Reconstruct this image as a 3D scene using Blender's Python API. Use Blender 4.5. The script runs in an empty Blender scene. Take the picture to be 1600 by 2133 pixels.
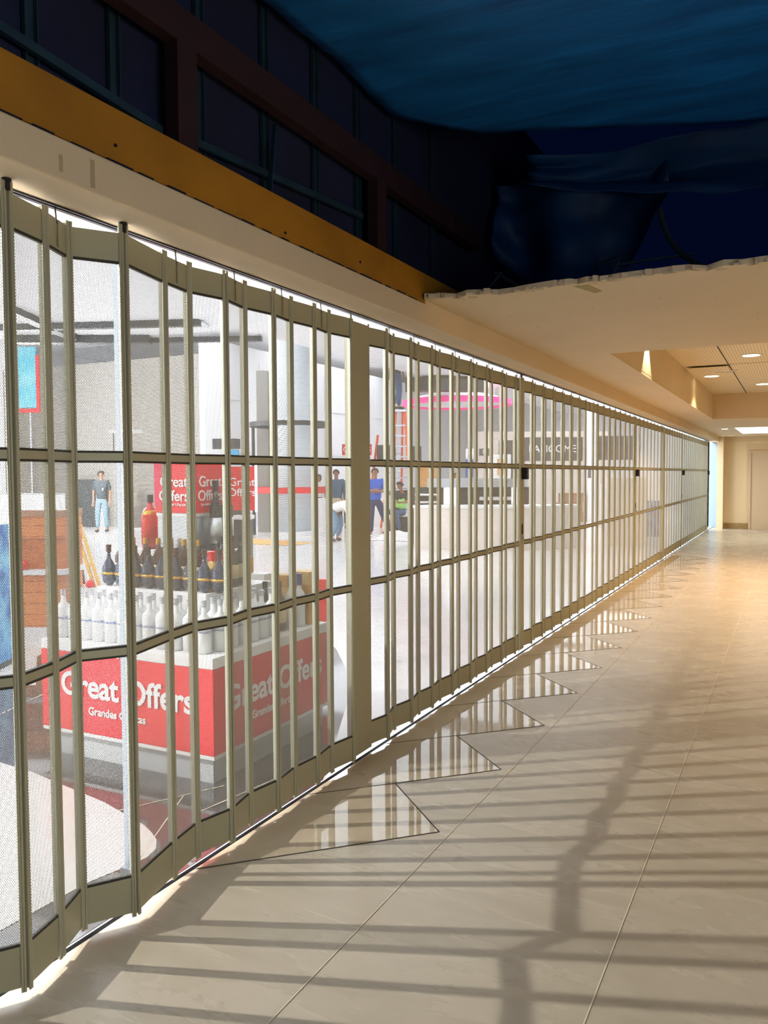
import bpy, bmesh, math, random
from mathutils import Vector, Matrix, noise
random.seed(7)
C = bpy.context.scene.collection
sc = bpy.context.scene
PI = math.pi
R = math.radians

# ------------------------------------------------------------------ camera, world, lights, exposure
cam_d = bpy.data.cameras.new('camera'); cam = bpy.data.objects.new('camera', cam_d); C.objects.link(cam)
sc.camera = cam
yaw, pitch, roll = 0.46872, 0.0461246, -0.0053306
Fv = Vector((-math.sin(yaw)*math.cos(pitch), math.cos(yaw)*math.cos(pitch), -math.sin(pitch)))
Rv = Vector((math.cos(yaw), math.sin(yaw), 0)); Uv = Rv.cross(Fv)
R2 = math.cos(roll)*Rv + math.sin(roll)*Uv; U2 = -math.sin(roll)*Rv + math.cos(roll)*Uv
cam.matrix_world = Matrix(((R2.x, U2.x, -Fv.x, 0), (R2.y, U2.y, -Fv.y, 0), (R2.z, U2.z, -Fv.z, 1.6), (0, 0, 0, 1)))
cam_d.sensor_fit = 'VERTICAL'; cam_d.sensor_height = 24.0; cam_d.lens = 24.0*1694.2/2133
cam_d.clip_start = 0.02; cam_d.clip_end = 200

w = bpy.data.worlds.new('world'); sc.world = w; w.use_nodes = True
w.node_tree.nodes['Background'].inputs[0].default_value = (0.03, 0.10, 0.62, 1)
w.node_tree.nodes['Background'].inputs[1].default_value = 0.03
sc.view_settings.view_transform = 'Standard'; sc.view_settings.look = 'None'
sc.view_settings.gamma = 1; sc.view_settings.use_curve_mapping = False
sc.view_settings.exposure = -0.55
sc.cycles.use_denoising = True
sc.cycles.transparent_max_bounces = 16
sc.cycles.max_bounces = 7; sc.cycles.diffuse_bounces = 4; sc.cycles.glossy_bounces = 4
sc.cycles.caustics_reflective = False; sc.cycles.caustics_refractive = False
sc.cycles.sample_clamp_indirect = 6

def light(name, kind, loc, energy, color, rot=(0, 0, 0), **kw):
    d = bpy.data.lights.new(name, kind); d.energy = energy; d.color = color
    for k, v in kw.items(): setattr(d, k, v)
    o = bpy.data.objects.new(name, d); o.location = loc; o.rotation_euler = rot; C.objects.link(o); return o
COOL = (0.86, 0.93, 1.0); WARM = (1.0, 0.63, 0.34)
# luminous ceiling fields of the hall
light('hall_light', 'AREA', (-6.1, 3.5, 4.40), 700, COOL, shape='RECTANGLE', size=6.5, size_y=8)
light('hall_light', 'AREA', (-6.1, 13.0, 4.40), 1080, COOL, shape='RECTANGLE', size=6.5, size_y=9)
light('hall_light', 'AREA', (-6.1, 23.0, 4.40), 1250, COOL, shape='RECTANGLE', size=6.5, size_y=9)
light('hall_light', 'AREA', (-15.0, 16.5, 5.9), 1100, COOL, shape='RECTANGLE', size=7, size_y=7)
light('hall_light', 'AREA', (-15.0, 26.0, 5.9), 1350, COOL, shape='RECTANGLE', size=7, size_y=8)
light('hall_light', 'AREA', (-6.1, 33.0, 4.40), 1300, COOL, shape='RECTANGLE', size=6.5, size_y=9)
for lx, ly, lz in ((-16.0, -5.0, 2.5), (-17.5, 5.5, 2.5), (-17.5, 14.5, 2.7)):
    light('hall_low_fill', 'POINT', (lx, ly, lz), 2700, (0.96, 0.98, 1.0), shadow_soft_size=0.12)  # added lamps without fittings, for the bright strip under the gate
# the hard lamp in the hall that throws the gate's shadow over the corridor floor
light('hall_spotlamp', 'SPOT', (-6.9, 0.1, 4.35), 5200, (1.0, 0.97, 0.93), rot=Vector((6.4, 3.2, -4.35)).to_track_quat('-Z', 'Y').to_euler(), spot_size=R(85), spot_blend=0.4, shadow_soft_size=0.04)
# corridor
light('corridor_light', 'AREA', (1.2, 21.2, 2.60), 60, (1.0, 0.8, 0.5), shape='RECTANGLE', size=4.5, size_y=3.5)

light('corridor_fill', 'AREA', (3.95, 1.5, 1.25), 92, (1.0, 0.96, 0.88), rot=Vector((-1, 0.15, 0.0)).to_track_quat('-Z', 'Y').to_euler(), spread=R(120), shape='RECTANGLE', size=6.0, size_y=1.6)  # added fill light facing the gate, no wall lamp stands there

light('corridor_light', 'AREA', (2.9, 6.2, 2.58), 60, (1.0, 0.74, 0.45), shape='RECTANGLE', size=1.2, size_y=2.5)  # added fill out of view, warms the floor and bounces onto the ceiling

# ------------------------------------------------------------------ materials
def mat(name, col, rough=0.6, metal=0.0, emis=None, es=0.0, noise_s=0, noise_a=0.0, bump=0.0, bump_s=60, spec=0.5, trans=0.0, col2=None, coat=0.0):
    m = bpy.data.materials.new(name); m.use_nodes = True; nt = m.node_tree; b = nt.nodes['Principled BSDF']
    b.inputs['Base Color'].default_value = (*col, 1); b.inputs['Roughness'].default_value = rough
    b.inputs['Metallic'].default_value = metal; b.inputs['Specular IOR Level'].default_value = spec
    b.inputs['Transmission Weight'].default_value = trans; b.inputs['Coat Weight'].default_value = coat
    if emis: b.inputs['Emission Color'].default_value = (*emis, 1); b.inputs['Emission Strength'].default_value = es
    tc = nt.nodes.new('ShaderNodeTexCoord')
    if noise_a or col2:
        n = nt.nodes.new('ShaderNodeTexNoise'); n.inputs['Scale'].default_value = noise_s or 5; n.inputs['Detail'].default_value = 5
        nt.links.new(tc.outputs['Object'], n.inputs['Vector'])
        cr = nt.nodes.new('ShaderNodeValToRGB'); c2 = col2 or tuple(max(0, c*(1-noise_a)) for c in col)
        cr.color_ramp.elements[0].color = (*c2, 1); cr.color_ramp.elements[1].color = (*col, 1)
        cr.color_ramp.elements[0].position = 0.35; cr.color_ramp.elements[1].position = 0.65
        nt.links.new(n.outputs['Fac'], cr.inputs['Fac']); nt.links.new(cr.outputs['Color'], b.inputs['Base Color'])
    if bump:
        n2 = nt.nodes.new('ShaderNodeTexNoise'); n2.inputs['Scale'].default_value = bump_s; n2.inputs['Detail'].default_value = 4
        nt.links.new(tc.outputs['Object'], n2.inputs['Vector'])
        bp = nt.nodes.new('ShaderNodeBump'); bp.inputs['Strength'].default_value = bump; bp.inputs['Distance'].default_value = 0.02
        nt.links.new(n2.outputs['Fac'], bp.inputs['Height']); nt.links.new(bp.outputs['Normal'], b.inputs['Normal'])
    return m
def lin(r, g, b):
    f = lambda c: (c/255/12.92) if c/255 <= 0.04045 else ((c/255+0.055)/1.055)**2.4
    return (f(r), f(g), f(b))
M = {}
M['anod'] = mat('anodised_champagne_aluminium', lin(186, 186, 164), 0.45, 0.35, noise_s=3, noise_a=0.06)
M['anod_plate'] = mat('champagne_aluminium_plate', lin(178, 178, 154), 0.5, 0.25, noise_s=2, noise_a=0.05)
M['rail_edge'] = mat('dark_rubber_edge', lin(52, 52, 46), 0.6)
M['rod'] = mat('grey_steel_rod', lin(120, 122, 116), 0.4, 0.6)
M['track'] = mat('dark_track', lin(40, 42, 48), 0.4, 0.4)
M['cream'] = mat('cream_painted_plaster', lin(226, 208, 176), 0.75, noise_s=1.3, noise_a=0.05, bump=0.08, bump_s=25)
M['cream_wall'] = mat('cream_wall_paint', lin(236, 214, 172), 0.8, noise_s=0.8, noise_a=0.05)
M['yellow'] = mat('yellow_painted_steel', lin(178, 122, 22), 0.55, noise_s=2.5, noise_a=0.28, bump=0.05)
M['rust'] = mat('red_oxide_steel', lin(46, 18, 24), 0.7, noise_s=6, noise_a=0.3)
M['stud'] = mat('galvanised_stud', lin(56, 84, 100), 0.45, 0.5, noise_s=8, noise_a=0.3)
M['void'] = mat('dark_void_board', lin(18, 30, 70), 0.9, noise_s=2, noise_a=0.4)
M['near_black'] = mat('near_black_navy', lin(8, 12, 40), 0.95)
M['black'] = mat('black_plastic', lin(10, 10, 28), 0.5)
M['white'] = mat('white_laminate', lin(240, 240, 240), 0.35)
M['hall_white'] = mat('hall_white_paint', lin(238, 238, 240), 0.85)
M['hall_ceil'] = mat('hall_white_ceiling', lin(240, 240, 244), 0.9)
M['greywall'] = mat('warm_grey_hoarding', lin(138, 134, 127), 0.9, noise_s=0.5, noise_a=0.04)
M['dark'] = mat('charcoal_steel', lin(52, 56, 58), 0.5, noise_s=4, noise_a=0.15)
M['darkgrey'] = mat('dark_grey_sign', lin(92, 92, 90), 0.6)
M['red'] = mat('promo_red_vinyl', lin(226, 20, 40), 0.3, noise_s=1, noise_a=0.03)
M['magenta'] = mat('promo_magenta_vinyl', lin(215, 10, 70), 0.3)
M['letter'] = mat('white_lettering', (0.95, 0.95, 0.95), 0.4)
M['alu'] = mat('brushed_aluminium', lin(190, 196, 200), 0.3, 0.8)
M['steelbase'] = mat('grey_plinth', lin(196, 202, 206), 0.25, 0.1)
M['pink'] = mat('pink_neon_rim', lin(255, 60, 160), 0.4, emis=lin(255, 50, 160), es=1.2)
M['glow'] = mat('lit_white_panel', (1, 1, 1), 0.4, emis=(0.92, 0.96, 1.0), es=3.0)
M['downglow'] = mat('downlight_lamp', (1, 0.9, 0.7), 0.4, emis=(1.0, 0.83, 0.55), es=14.0)
M['woodo'] = mat('orange_wood', lin(206, 120, 62), 0.45, col2=lin(178, 92, 44), noise_s=3)
M['woodp'] = mat('pale_wood', lin(226, 168, 96), 0.5, noise_s=6, noise_a=0.2)
M['orange'] = mat('orange_fibreglass', lin(235, 92, 40), 0.45)
M['gold'] = mat('gold_foil', lin(214, 160, 62), 0.3, 0.6, noise_s=14, noise_a=0.3)
M['goldbox'] = mat('golden_carton', lin(236, 196, 120), 0.5, noise_s=8, noise_a=0.2)
M['frost'] = mat('frosted_glass', lin(244, 247, 248), 0.25, spec=0.6)
M['amber'] = mat('dark_amber_glass', lin(58, 26, 18), 0.08, spec=0.7)
M['ink'] = mat('ink_blue_glass', lin(34, 44, 66), 0.08, spec=0.7)
M['blackglass'] = mat('black_glass', lin(20, 26, 28), 0.08, spec=0.7)
M['redglass'] = mat('red_glass', lin(200, 24, 32), 0.1, spec=0.6)
M['bluecap'] = mat('blue_cap', lin(30, 60, 130), 0.4)
M['silver'] = mat('silver_cap', lin(200, 205, 215), 0.25, 0.7)
M['bluelabel'] = mat('blue_print', lin(60, 90, 150), 0.5)
M['skin'] = mat('skin_brown', lin(150, 100, 78), 0.55)
M['hair'] = mat('black_hair', lin(22, 18, 18), 0.6)
M['polo'] = mat('charcoal_polo', lin(52, 60, 66), 0.8)
M['denim'] = mat('blue_denim', lin(62, 92, 128), 0.85, noise_s=20, noise_a=0.15)
M['paledenim'] = mat('pale_denim', lin(108, 140, 165), 0.85, noise_s=20, noise_a=0.15)
M['navy'] = mat('navy_trousers', lin(36, 46, 84), 0.85)
M['khaki'] = mat('khaki_trousers', lin(200, 186, 156), 0.85)
M['jacket'] = mat('slate_jacket', lin(58, 92, 116), 0.8)
M['royal'] = mat('royal_blue_shirt', lin(36, 88, 190), 0.8)
M['whitecloth'] = mat('white_cloth', lin(226, 222, 218), 0.85)
M['hivis'] = mat('hivis_vest', lin(170, 240, 120), 0.7)
M['camo'] = mat('grey_patterned_shirt', lin(90, 92, 88), 0.85, noise_s=25, noise_a=0.5)
M['shoe'] = mat('dark_shoe', lin(30, 30, 34), 0.6)
M['whiteshoe'] = mat('white_trainer', lin(220, 222, 226), 0.6)
M['greyskirt'] = mat('dark_grey_trousers', lin(70, 72, 80), 0.85)
M['poster'] = mat('blue_poster', lin(30, 150, 205), 0.5, col2=lin(110, 200, 230), noise_s=1.5)
M['ribbon'] = mat('red_band', lin(214, 30, 40), 0.5)
M['counter'] = mat('cream_counter', lin(232, 222, 212), 0.35)
M['brown'] = mat('brown_box', lin(176, 132, 108), 0.7, noise_s=4, noise_a=0.2)
M['paleblue'] = mat('pale_blue_board', lin(178, 200, 214), 0.8)
M['duct'] = mat('flexible_duct', lin(96, 120, 110), 0.5, 0.3)
M['column'] = mat('pale_clad_column', lin(205, 216, 222), 0.35)
M['tile_joint'] = mat('dark_floor_joint', lin(64, 58, 50), 0.8)
M['pale_joint'] = mat('pale_floor_joint', lin(226, 214, 190), 0.5)
M['skirting'] = mat('brown_marble_skirting', lin(178, 148, 96), 0.35, noise_s=12, noise_a=0.25)
M['door'] = mat('door_paint', lin(218, 196, 164), 0.6)
M['bluefabric'] = mat('blue_backlit_print', lin(30, 90, 160), 0.5, col2=lin(120, 190, 235), noise_s=6)
M['bottlelabel'] = mat('cream_paper_label', lin(222, 206, 160), 0.6)
M['threshold'] = mat('dark_threshold', lin(16, 16, 18), 0.8, spec=.1)

def stripes(m, axis, freq, c1, c2, rough=0.5, width=0.5):
    nt = m.node_tree; b = nt.nodes['Principled BSDF']; tc = nt.nodes.new('ShaderNodeTexCoord')
    sp = nt.nodes.new('ShaderNodeSeparateXYZ'); nt.links.new(tc.outputs['Object'], sp.inputs[0])
    a = nt.nodes.new('ShaderNodeMath'); a.operation = 'MULTIPLY'; a.inputs[1].default_value = freq; nt.links.new(sp.outputs[axis], a.inputs[0])
    f = nt.nodes.new('ShaderNodeMath'); f.operation = 'FRACT'; nt.links.new(a.outputs[0], f.inputs[0])
    g = nt.nodes.new('ShaderNodeMath'); g.operation = 'GREATER_THAN'; g.inputs[1].default_value = width; nt.links.new(f.outputs[0], g.inputs[0])
    mx = nt.nodes.new('ShaderNodeMix'); mx.data_type = 'RGBA'; mx.inputs[6].default_value = (*c1, 1); mx.inputs[7].default_value = (*c2, 1)
    nt.links.new(g.outputs[0], mx.inputs[0]); nt.links.new(mx.outputs[2], b.inputs['Base Color']); return m
M['slotted'] = stripes(mat('slotted_ceiling_tile', lin(226, 200, 150), 0.6), 0, 28.0, lin(236, 226, 200), lin(206, 190, 156), width=0.72)
M['cladlines'] = stripes(mat('column_cladding', lin(205, 216, 222), 0.35), 2, 7.0, lin(208, 218, 224), lin(180, 192, 198), width=0.94)
M['woodslat'] = stripes(mat('wood_slat_front', lin(206, 120, 62), 0.45), 2, 9.0, lin(214, 128, 70), lin(150, 80, 40), width=0.93)

def perforated():
    m = bpy.data.materials.new('perforated_sheet'); m.use_nodes = True; nt = m.node_tree; N = nt.nodes; L = nt.links
    b = N['Principled BSDF']; out = N['Material Output']
    b.inputs['Base Color'].default_value = (*lin(176, 178, 176), 1); b.inputs['Metallic'].default_value = 0.2; b.inputs['Roughness'].default_value = 0.45
    tc = N.new('ShaderNodeTexCoord'); sp = N.new('ShaderNodeSeparateXYZ'); L.new(tc.outputs['Object'], sp.inputs[0])
    def mth(op, a, bb=None):
        n = N.new('ShaderNodeMath'); n.operation = op
        for i, v in enumerate((a, bb)):
            if v is None: continue
            if isinstance(v, (int, float)): n.inputs[i].default_value = v
            else: L.new(v, n.inputs[i])
        return n.outputs[0]
    px, pz = 0.0056, 0.0097
    def lat(off):
        u = mth('SUBTRACT', mth('FRACT', mth('ADD', mth('DIVIDE', sp.outputs[0], px), off)), 0.5)
        v = mth('SUBTRACT', mth('FRACT', mth('ADD', mth('DIVIDE', sp.outputs[2], pz), off)), 0.5)
        u = mth('MULTIPLY', u, px); v = mth('MULTIPLY', v, pz)
        return mth('SQRT', mth('ADD', mth('MULTIPLY', u, u), mth('MULTIPLY', v, v)))
    d = mth('MINIMUM', lat(0.0), lat(0.5))
    hole = mth('LESS_THAN', d, 0.00218)
    tr = N.new('ShaderNodeBsdfTransparent'); mx = N.new('ShaderNodeMixShader')
    L.new(hole, mx.inputs[0]); L.new(b.outputs[0], mx.inputs[1]); L.new(tr.outputs[0], mx.inputs[2]); L.new(mx.outputs[0], out.inputs[0])
    return m
M['perf'] = perforated()

def marble(name, c1, c2, rough, rough2, spec=0.5, scale=(1, 1, 1), spots=True):
    m = bpy.data.materials.new(name); m.use_nodes = True; nt = m.node_tree; N = nt.nodes; L = nt.links
    b = N['Principled BSDF']; b.inputs['Specular IOR Level'].default_value = spec
    tc = N.new('ShaderNodeTexCoord'); mp = N.new('ShaderNodeMapping'); mp.inputs['Scale'].default_value = scale
    L.new(tc.outputs['Object'], mp.inputs[0])
    n = N.new('ShaderNodeTexNoise'); n.inputs['Scale'].default_value = 2.2; n.inputs['Detail'].default_value = 12; n.inputs['Roughness'].default_value = 0.62; n.inputs['Distortion'].default_value = 0.6
    L.new(mp.outputs[0], n.inputs[0])
    cr = N.new('ShaderNodeValToRGB'); cr.color_ramp.elements[0].position = 0.25; cr.color_ramp.elements[1].position = 0.75
    cr.color_ramp.elements[0].color = (*c2, 1); cr.color_ramp.elements[1].color = (*c1, 1); L.new(n.outputs['Fac'], cr.inputs[0])
    last = cr.outputs[0]
    if spots:
        n2 = N.new('ShaderNodeTexNoise'); n2.inputs['Scale'].default_value = 14; n2.inputs['Detail'].default_value = 6; n2.inputs['Roughness'].default_value = 0.7; n2.inputs['Distortion'].default_value = 1.2
        L.new(mp.outputs[0], n2.inputs[0])
        c3 = N.new('ShaderNodeValToRGB'); c3.color_ramp.elements[0].position = 0.66; c3.color_ramp.elements[1].position = 0.74
        c3.color_ramp.elements[0].color = (0, 0, 0, 1); c3.color_ramp.elements[1].color = (0.55, 0.55, 0.55, 1); L.new(n2.outputs['Fac'], c3.inputs[0])
        mx = N.new('ShaderNodeMix'); mx.data_type = 'RGBA'; L.new(c3.outputs[0], mx.inputs[0]); L.new(last, mx.inputs[6]); mx.inputs[7].default_value = (c2[0]*.5, c2[1]*.42, c2[2]*.36, 1)
        last = mx.outputs[2]
    L.new(last, b.inputs['Base Color'])
    rr = N.new('ShaderNodeMapRange'); rr.inputs['To Min'].default_value = rough; rr.inputs['To Max'].default_value = rough2
    L.new(n.outputs['Fac'], rr.inputs[0]); L.new(rr.outputs[0], b.inputs['Roughness']); return m
M['floor'] = marble('beige_honed_marble', lin(198, 188, 166), lin(178, 167, 145), 0.22, 0.32, 0.35, scale=(.55, 1.9, 1))
M['floor_polished'] = marble('polished_marble_tooth', lin(200, 186, 160), lin(182, 168, 142), 0.02, 0.04, 0.75)
M['floor_hall'] = marble('cream_hall_marble', lin(232, 229, 226), lin(220, 215, 211), 0.10, 0.2, 0.5, spots=False)
M['floor_dark'] = marble('dark_polished_granite', lin(74, 70, 70), lin(54, 50, 50), 0.03, 0.06, 0.8, spots=False)
M['floor_white'] = marble('white_marble_inlay', lin(236, 232, 228), lin(226, 220, 214), 0.15, 0.2, 0.4, spots=False)

def tarp_mat(name, c1, c2):
    m = bpy.data.materials.new(name); m.use_nodes = True; nt = m.node_tree; N = nt.nodes; L = nt.links; b = N['Principled BSDF']
    b.inputs['Roughness'].default_value = 0.6
    tc = N.new('ShaderNodeTexCoord'); mp = N.new('ShaderNodeMapping'); mp.inputs['Scale'].default_value = (0.6, 3.5, 1); L.new(tc.outputs['Object'], mp.inputs[0])
    n = N.new('ShaderNodeTexNoise'); n.inputs['Scale'].default_value = 2.5; n.inputs['Detail'].default_value = 8; L.new(mp.outputs[0], n.inputs[0])
    cr = N.new('ShaderNodeValToRGB'); cr.color_ramp.elements[0].position = 0.3; cr.color_ramp.elements[1].position = 0.7
    cr.color_ramp.elements[0].color = (*c2, 1); cr.color_ramp.elements[1].color = (*c1, 1); L.new(n.outputs['Fac'], cr.inputs[0]); L.new(cr.outputs[0], b.inputs['Base Color'])
    bp = N.new('ShaderNodeBump'); bp.inputs['Strength'].default_value = 0.5; bp.inputs['Distance'].default_value = 0.03
    L.new(n.outputs['Fac'], bp.inputs['Height']); L.new(bp.outputs[0], b.inputs['Normal']); return m
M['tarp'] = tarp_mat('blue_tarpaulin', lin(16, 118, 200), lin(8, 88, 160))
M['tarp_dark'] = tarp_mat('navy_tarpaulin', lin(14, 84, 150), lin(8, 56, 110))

# ------------------------------------------------------------------ mesh helpers
class MB:
    def __init__(s): s.v = []; s.f = []
    def box(s, x0, x1, y0, y1, z0, z1, T=None):
        i = len(s.v); c = [(x, y, z) for z in (z0, z1) for (x, y) in ((x0, y0), (x1, y0), (x1, y1), (x0, y1))]
        if T: c = [tuple(T @ Vector(p)) for p in c]
        s.v += c; s.f += [tuple(i+k for k in q) for q in ((0, 3, 2, 1), (4, 5, 6, 7), (0, 1, 5, 4), (1, 2, 6, 5), (2, 3, 7, 6), (3, 0, 4, 7))]; return s
    def tube(s, a, b, r, n=8, r2=None):
        a = Vector(a); b = Vector(b); d = (b-a).normalized(); u = d.orthogonal().normalized(); w_ = d.cross(u); i = len(s.v); r2 = r if r2 is None else r2
        for p, rr in ((a, r), (b, r2)):
            for k in range(n): t = 2*PI*k/n; s.v.append(tuple(p+rr*(math.cos(t)*u+math.sin(t)*w_)))
        for k in range(n): s.f.append((i+k, i+(k+1) % n, i+n+(k+1) % n, i+n+k))
        s.f.append(tuple(i+k for k in reversed(range(n)))); s.f.append(tuple(i+n+k for k in range(n))); return s
    def bar(s, a, b, w_, h):
        a = Vector(a); b = Vector(b); d = (b-a).normalized(); up = Vector((0, 0, 1)) if abs(d.z) < 0.9 else Vector((0, 1, 0))
        u = d.cross(up).normalized(); v = u.cross(d); i = len(s.v)
        for p in (a, b):
            for (x, y) in ((-1, -1), (1, -1), (1, 1), (-1, 1)): s.v.append(tuple(p+u*x*w_/2+v*y*h/2))
        s.f += [tuple(i+k for k in q) for q in ((0, 3, 2, 1), (4, 5, 6, 7), (0, 1, 5, 4), (1, 2, 6, 5), (2, 3, 7, 6), (3, 0, 4, 7))]; return s
    def lathe(s, prof, n=16, c=(0, 0, 0), sx=1, sy=1):
        i = len(s.v)
        for (r, z) in prof:
            for k in range(n): t = 2*PI*k/n; s.v.append((c[0]+sx*r*math.cos(t), c[1]+sy*r*math.sin(t), c[2]+z))
        for j in range(len(prof)-1):
            for k in range(n): s.f.append((i+j*n+k, i+j*n+(k+1) % n, i+(j+1)*n+(k+1) % n, i+(j+1)*n+k))
        s.f.append(tuple(i+k for k in reversed(range(n)))); m = i+(len(prof)-1)*n; s.f.append(tuple(m+k for k in range(n))); return s
    def prism(s, pts, z0, z1):
        i = len(s.v); n = len(pts)
        for z in (z0, z1): s.v += [(p[0], p[1], z) for p in pts]
        s.f.append(tuple(i+k for k in reversed(range(n)))); s.f.append(tuple(i+n+k for k in range(n)))
        for k in range(n): s.f.append((i+k, i+(k+1) % n, i+n+(k+1) % n, i+n+k))
        return s
    def build(s, name, m, parent=None, smooth=False, bevel=0, fix=True):
        me = bpy.data.meshes.new(name); me.from_pydata(s.v, [], s.f)
        if fix:
            bm = bmesh.new(); bm.from_mesh(me); bmesh.ops.recalc_face_normals(bm, faces=bm.faces); bm.to_mesh(me); bm.free()
        me.materials.append(m)
        if smooth:
            for p in me.polygons: p.use_smooth = True
        o = bpy.data.objects.new(name, me); C.objects.link(o)
        if parent: o.parent = parent
        if bevel:
            md = o.modifiers.new('bevel', 'BEVEL'); md.width = bevel; md.segments = 2; md.limit_method = 'ANGLE'
        return o
def struct(o): o['kind'] = 'structure'; return o
def tag(o, label, cat, group=None, kind=None):
    o['label'] = label; o['category'] = cat
    if group: o['group'] = group
    if kind: o['kind'] = kind
    return o
def thing(name, label, cat, loc=(0, 0, 0), rz=0, group=None):
    o = bpy.data.objects.new(name, None); C.objects.link(o); o.empty_display_size = 0.1
    o.location = loc; o.rotation_euler = (0, 0, rz); return tag(o, label, cat, group)
def dup(root, loc, rz=0, label=None, group=None, sc_=None):
    def cp(o, par):
        c = o.copy(); C.objects.link(c); c.parent = par
        for ch in list(o.children): cp(ch, c)
        return c
    r = cp(root, None); r.location = loc; r.rotation_euler = (0, 0, rz)
    if sc_: r.scale = (sc_,)*3
    if label: r['label'] = label
    if group: r['group'] = group
    return r
def text(name, s, size, m, parent, loc, rot, depth=0.004, bold=0.0, align='CENTER', shear=0):
    cu = bpy.data.curves.new(name, 'FONT'); cu.body = s; cu.size = size; cu.extrude = depth; cu.align_x = align; cu.align_y = 'CENTER'; cu.offset = bold
    cu.space_line = 0.95
    t = bpy.data.objects.new(name, cu); C.objects.link(t); dg = bpy.context.evaluated_depsgraph_get()
    me = bpy.data.meshes.new_from_object(t.evaluated_get(dg)); bpy.data.objects.remove(t)
    me.materials.clear(); me.materials.append(m)
    o = bpy.data.objects.new(name, me); C.objects.link(o); o.parent = parent; o.location = loc; o.rotation_euler = rot; return o
HR = yaw   # the hall furniture stands turned by about this angle to the gate line

# ------------------------------------------------------------------ setting: floors
GX = -2.16
struct(MB().prism([(GX, -6), (4, -6), (4, 26), (GX, 26)], -0.2, 0).build('floor', M['floor']))
struct(MB().box(-24, GX-0.02, -8, 40, -0.2, 0).build('floor', M['floor_hall']))
struct(MB().box(GX-0.02, GX, -6, 26, -0.2, 0.0015).build('trim_1', M['threshold']))
# polished teeth: squares laid on the diagonal, cut by the gate line
y0 = 4.15; per = 0.857
for k in range(-1, 15):
    ty = y0+per*k; xt = -1.40; h = per/2
    pts = [(xt, ty), (xt-h, ty+h), (GX+0.004, ty+h), (GX+0.004, ty-h), (xt-h, ty-h)]
    if k == -1: pts = [(xt, ty), (xt-h, ty+h), (GX+0.004, ty+h), (GX+0.004, ty-(xt-GX)+.004)]
    struct(MB().prism(pts, -0.05, 0.0012).build('floor', M['floor_polished']))
jm = MB()
for k in range(-1, 15):
    ty = y0+per*k; xt = -1.40; h = per/2
    for a, b in (((xt, ty), (GX+0.01, ty-(xt-GX)+0.01)), ((xt, ty), (xt-h, ty+h))):
        jm.bar((a[0], a[1], 0.0016), (b[0], b[1], 0.0016), 0.006 if k < 4 else 0.004, 0.001)
struct(jm.build('trim_2', M['tile_joint']))
jm = MB()
for x in (-1.35, -0.525, 0.33, 1.19): jm.bar((x, -4, 0.0016), (x, 25, 0.0016), 0.004, 0.001)
struct(jm.build('trim_3', M['pale_joint']))
# dark polished area round the podium and the white tongue in front of it
dark_pts = [(-2.19, 1.0), (-2.19, 3.6), (-2.44, 4.16), (-2.86, 5.07), (-3.3, 5.8), (-3.77, 6.44), (-4.6, 7.0), (-5.6, 6.6), (-6.2, 5.6), (-6.0, 5.0), (-5.17, 4.29), (-7.5, 3.4), (-7.5, 1.0)]
struct(MB().prism(dark_pts, -0.05, 0.002).build('floor', M['floor_dark']))
tongue = [(-2.47, 2.0), (-2.46, 2.26), (-2.42, 2.42), (-2.40, 2.52), (-2.42, 2.60), (-2.48, 2.67), (-2.56, 2.72), (-2.64, 2.76), (-3.0, 2.87), (-3.67, 3.0), (-5.0, 3.1), (-7.4, 3.2), (-7.4, 1.0), (-2.5, 1.0)]
struct(MB().prism(tongue, -0.05, 0.004).build('floor', M['floor_white']))
jm = MB()
for a, b in (((-4.6, 3.2), (-5.6, 6.3)), ((-2.9, 2.75), (-2.6, 3.3)), ((-2.5, 3.0), (-2.35, 3.9)), ((-2.42, 2.5), (-2.7, 3.1))):
    jm.bar((*a, 0.0045), (*b, 0.0045), 0.006, 0.001)
struct(jm.build('trim_4', M['pale_joint']))

# ------------------------------------------------------------------ setting: corridor shell
CZ = 2.62
struct(MB().box(-2.184, -1.955, -6, 25.2, 2.475, 2.600).box(-2.184, -1.955, 4.42, 25.2, 2.59, 2.66).build('trim_5', M['cream'], bevel=0.006))
struct(MB().box(-2.16, -1.96, -6, 4.95, 2.604, 2.775).build('trim_6', M['yellow'], bevel=0.003))
jm = MB()
for k in range(40):
    y = -1+k*0.14
    if y < 4.3: jm.box(-1.957, -1.953, y, y+random.uniform(.05, .13), 2.598, 2.598+random.uniform(.003, .007))
struct(jm.build('trim_7', M['near_black']))  # uneven near-black line along the seam below the yellow beam
# plaster ceiling with the tray opening X -1.43..3, Y 7.1..16.75
TX, TY0, TY1, TZ = -1.43, 7.12, 16.75, 3.09
def jag(n=70):
    pts = []; random.seed(3)
    for i in range(n+1):
        x = -1.95+(4+1.95)*i/n; y = 4.40+0.06*math.exp(-((x+1.5)/.2)**2)+random.uniform(-.02, .02)+(0.05 if random.random() < .12 else 0)
        pts.append((x, y))
    return pts
edge = jag()
struct(MB().prism(edge+[(4, TY0), (-1.96, TY0)], CZ, CZ+0.03).build('ceiling', M['cream']))
struct(MB().box(-1.96, TX-.001, TY0+.001, TY1-.001, CZ, CZ+0.03).box(-1.96, 4, TY1, 25.4, CZ, CZ+0.03).build('ceiling', M['cream']))
struct(MB().box(TX-0.03, TX, TY0, TY1, CZ+.0302, TZ+0.05).box(TX, 4, TY1, TY1+0.03, CZ+.0302, TZ+0.05).box(TX, 4, TY0-0.03, TY0, CZ+.031, TZ+0.05).build('trim_8', M['cream']))
struct(MB().box(TX, 4, TY0, TY1, TZ, TZ+0.03).build('ceiling', M['slotted']))
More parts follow.
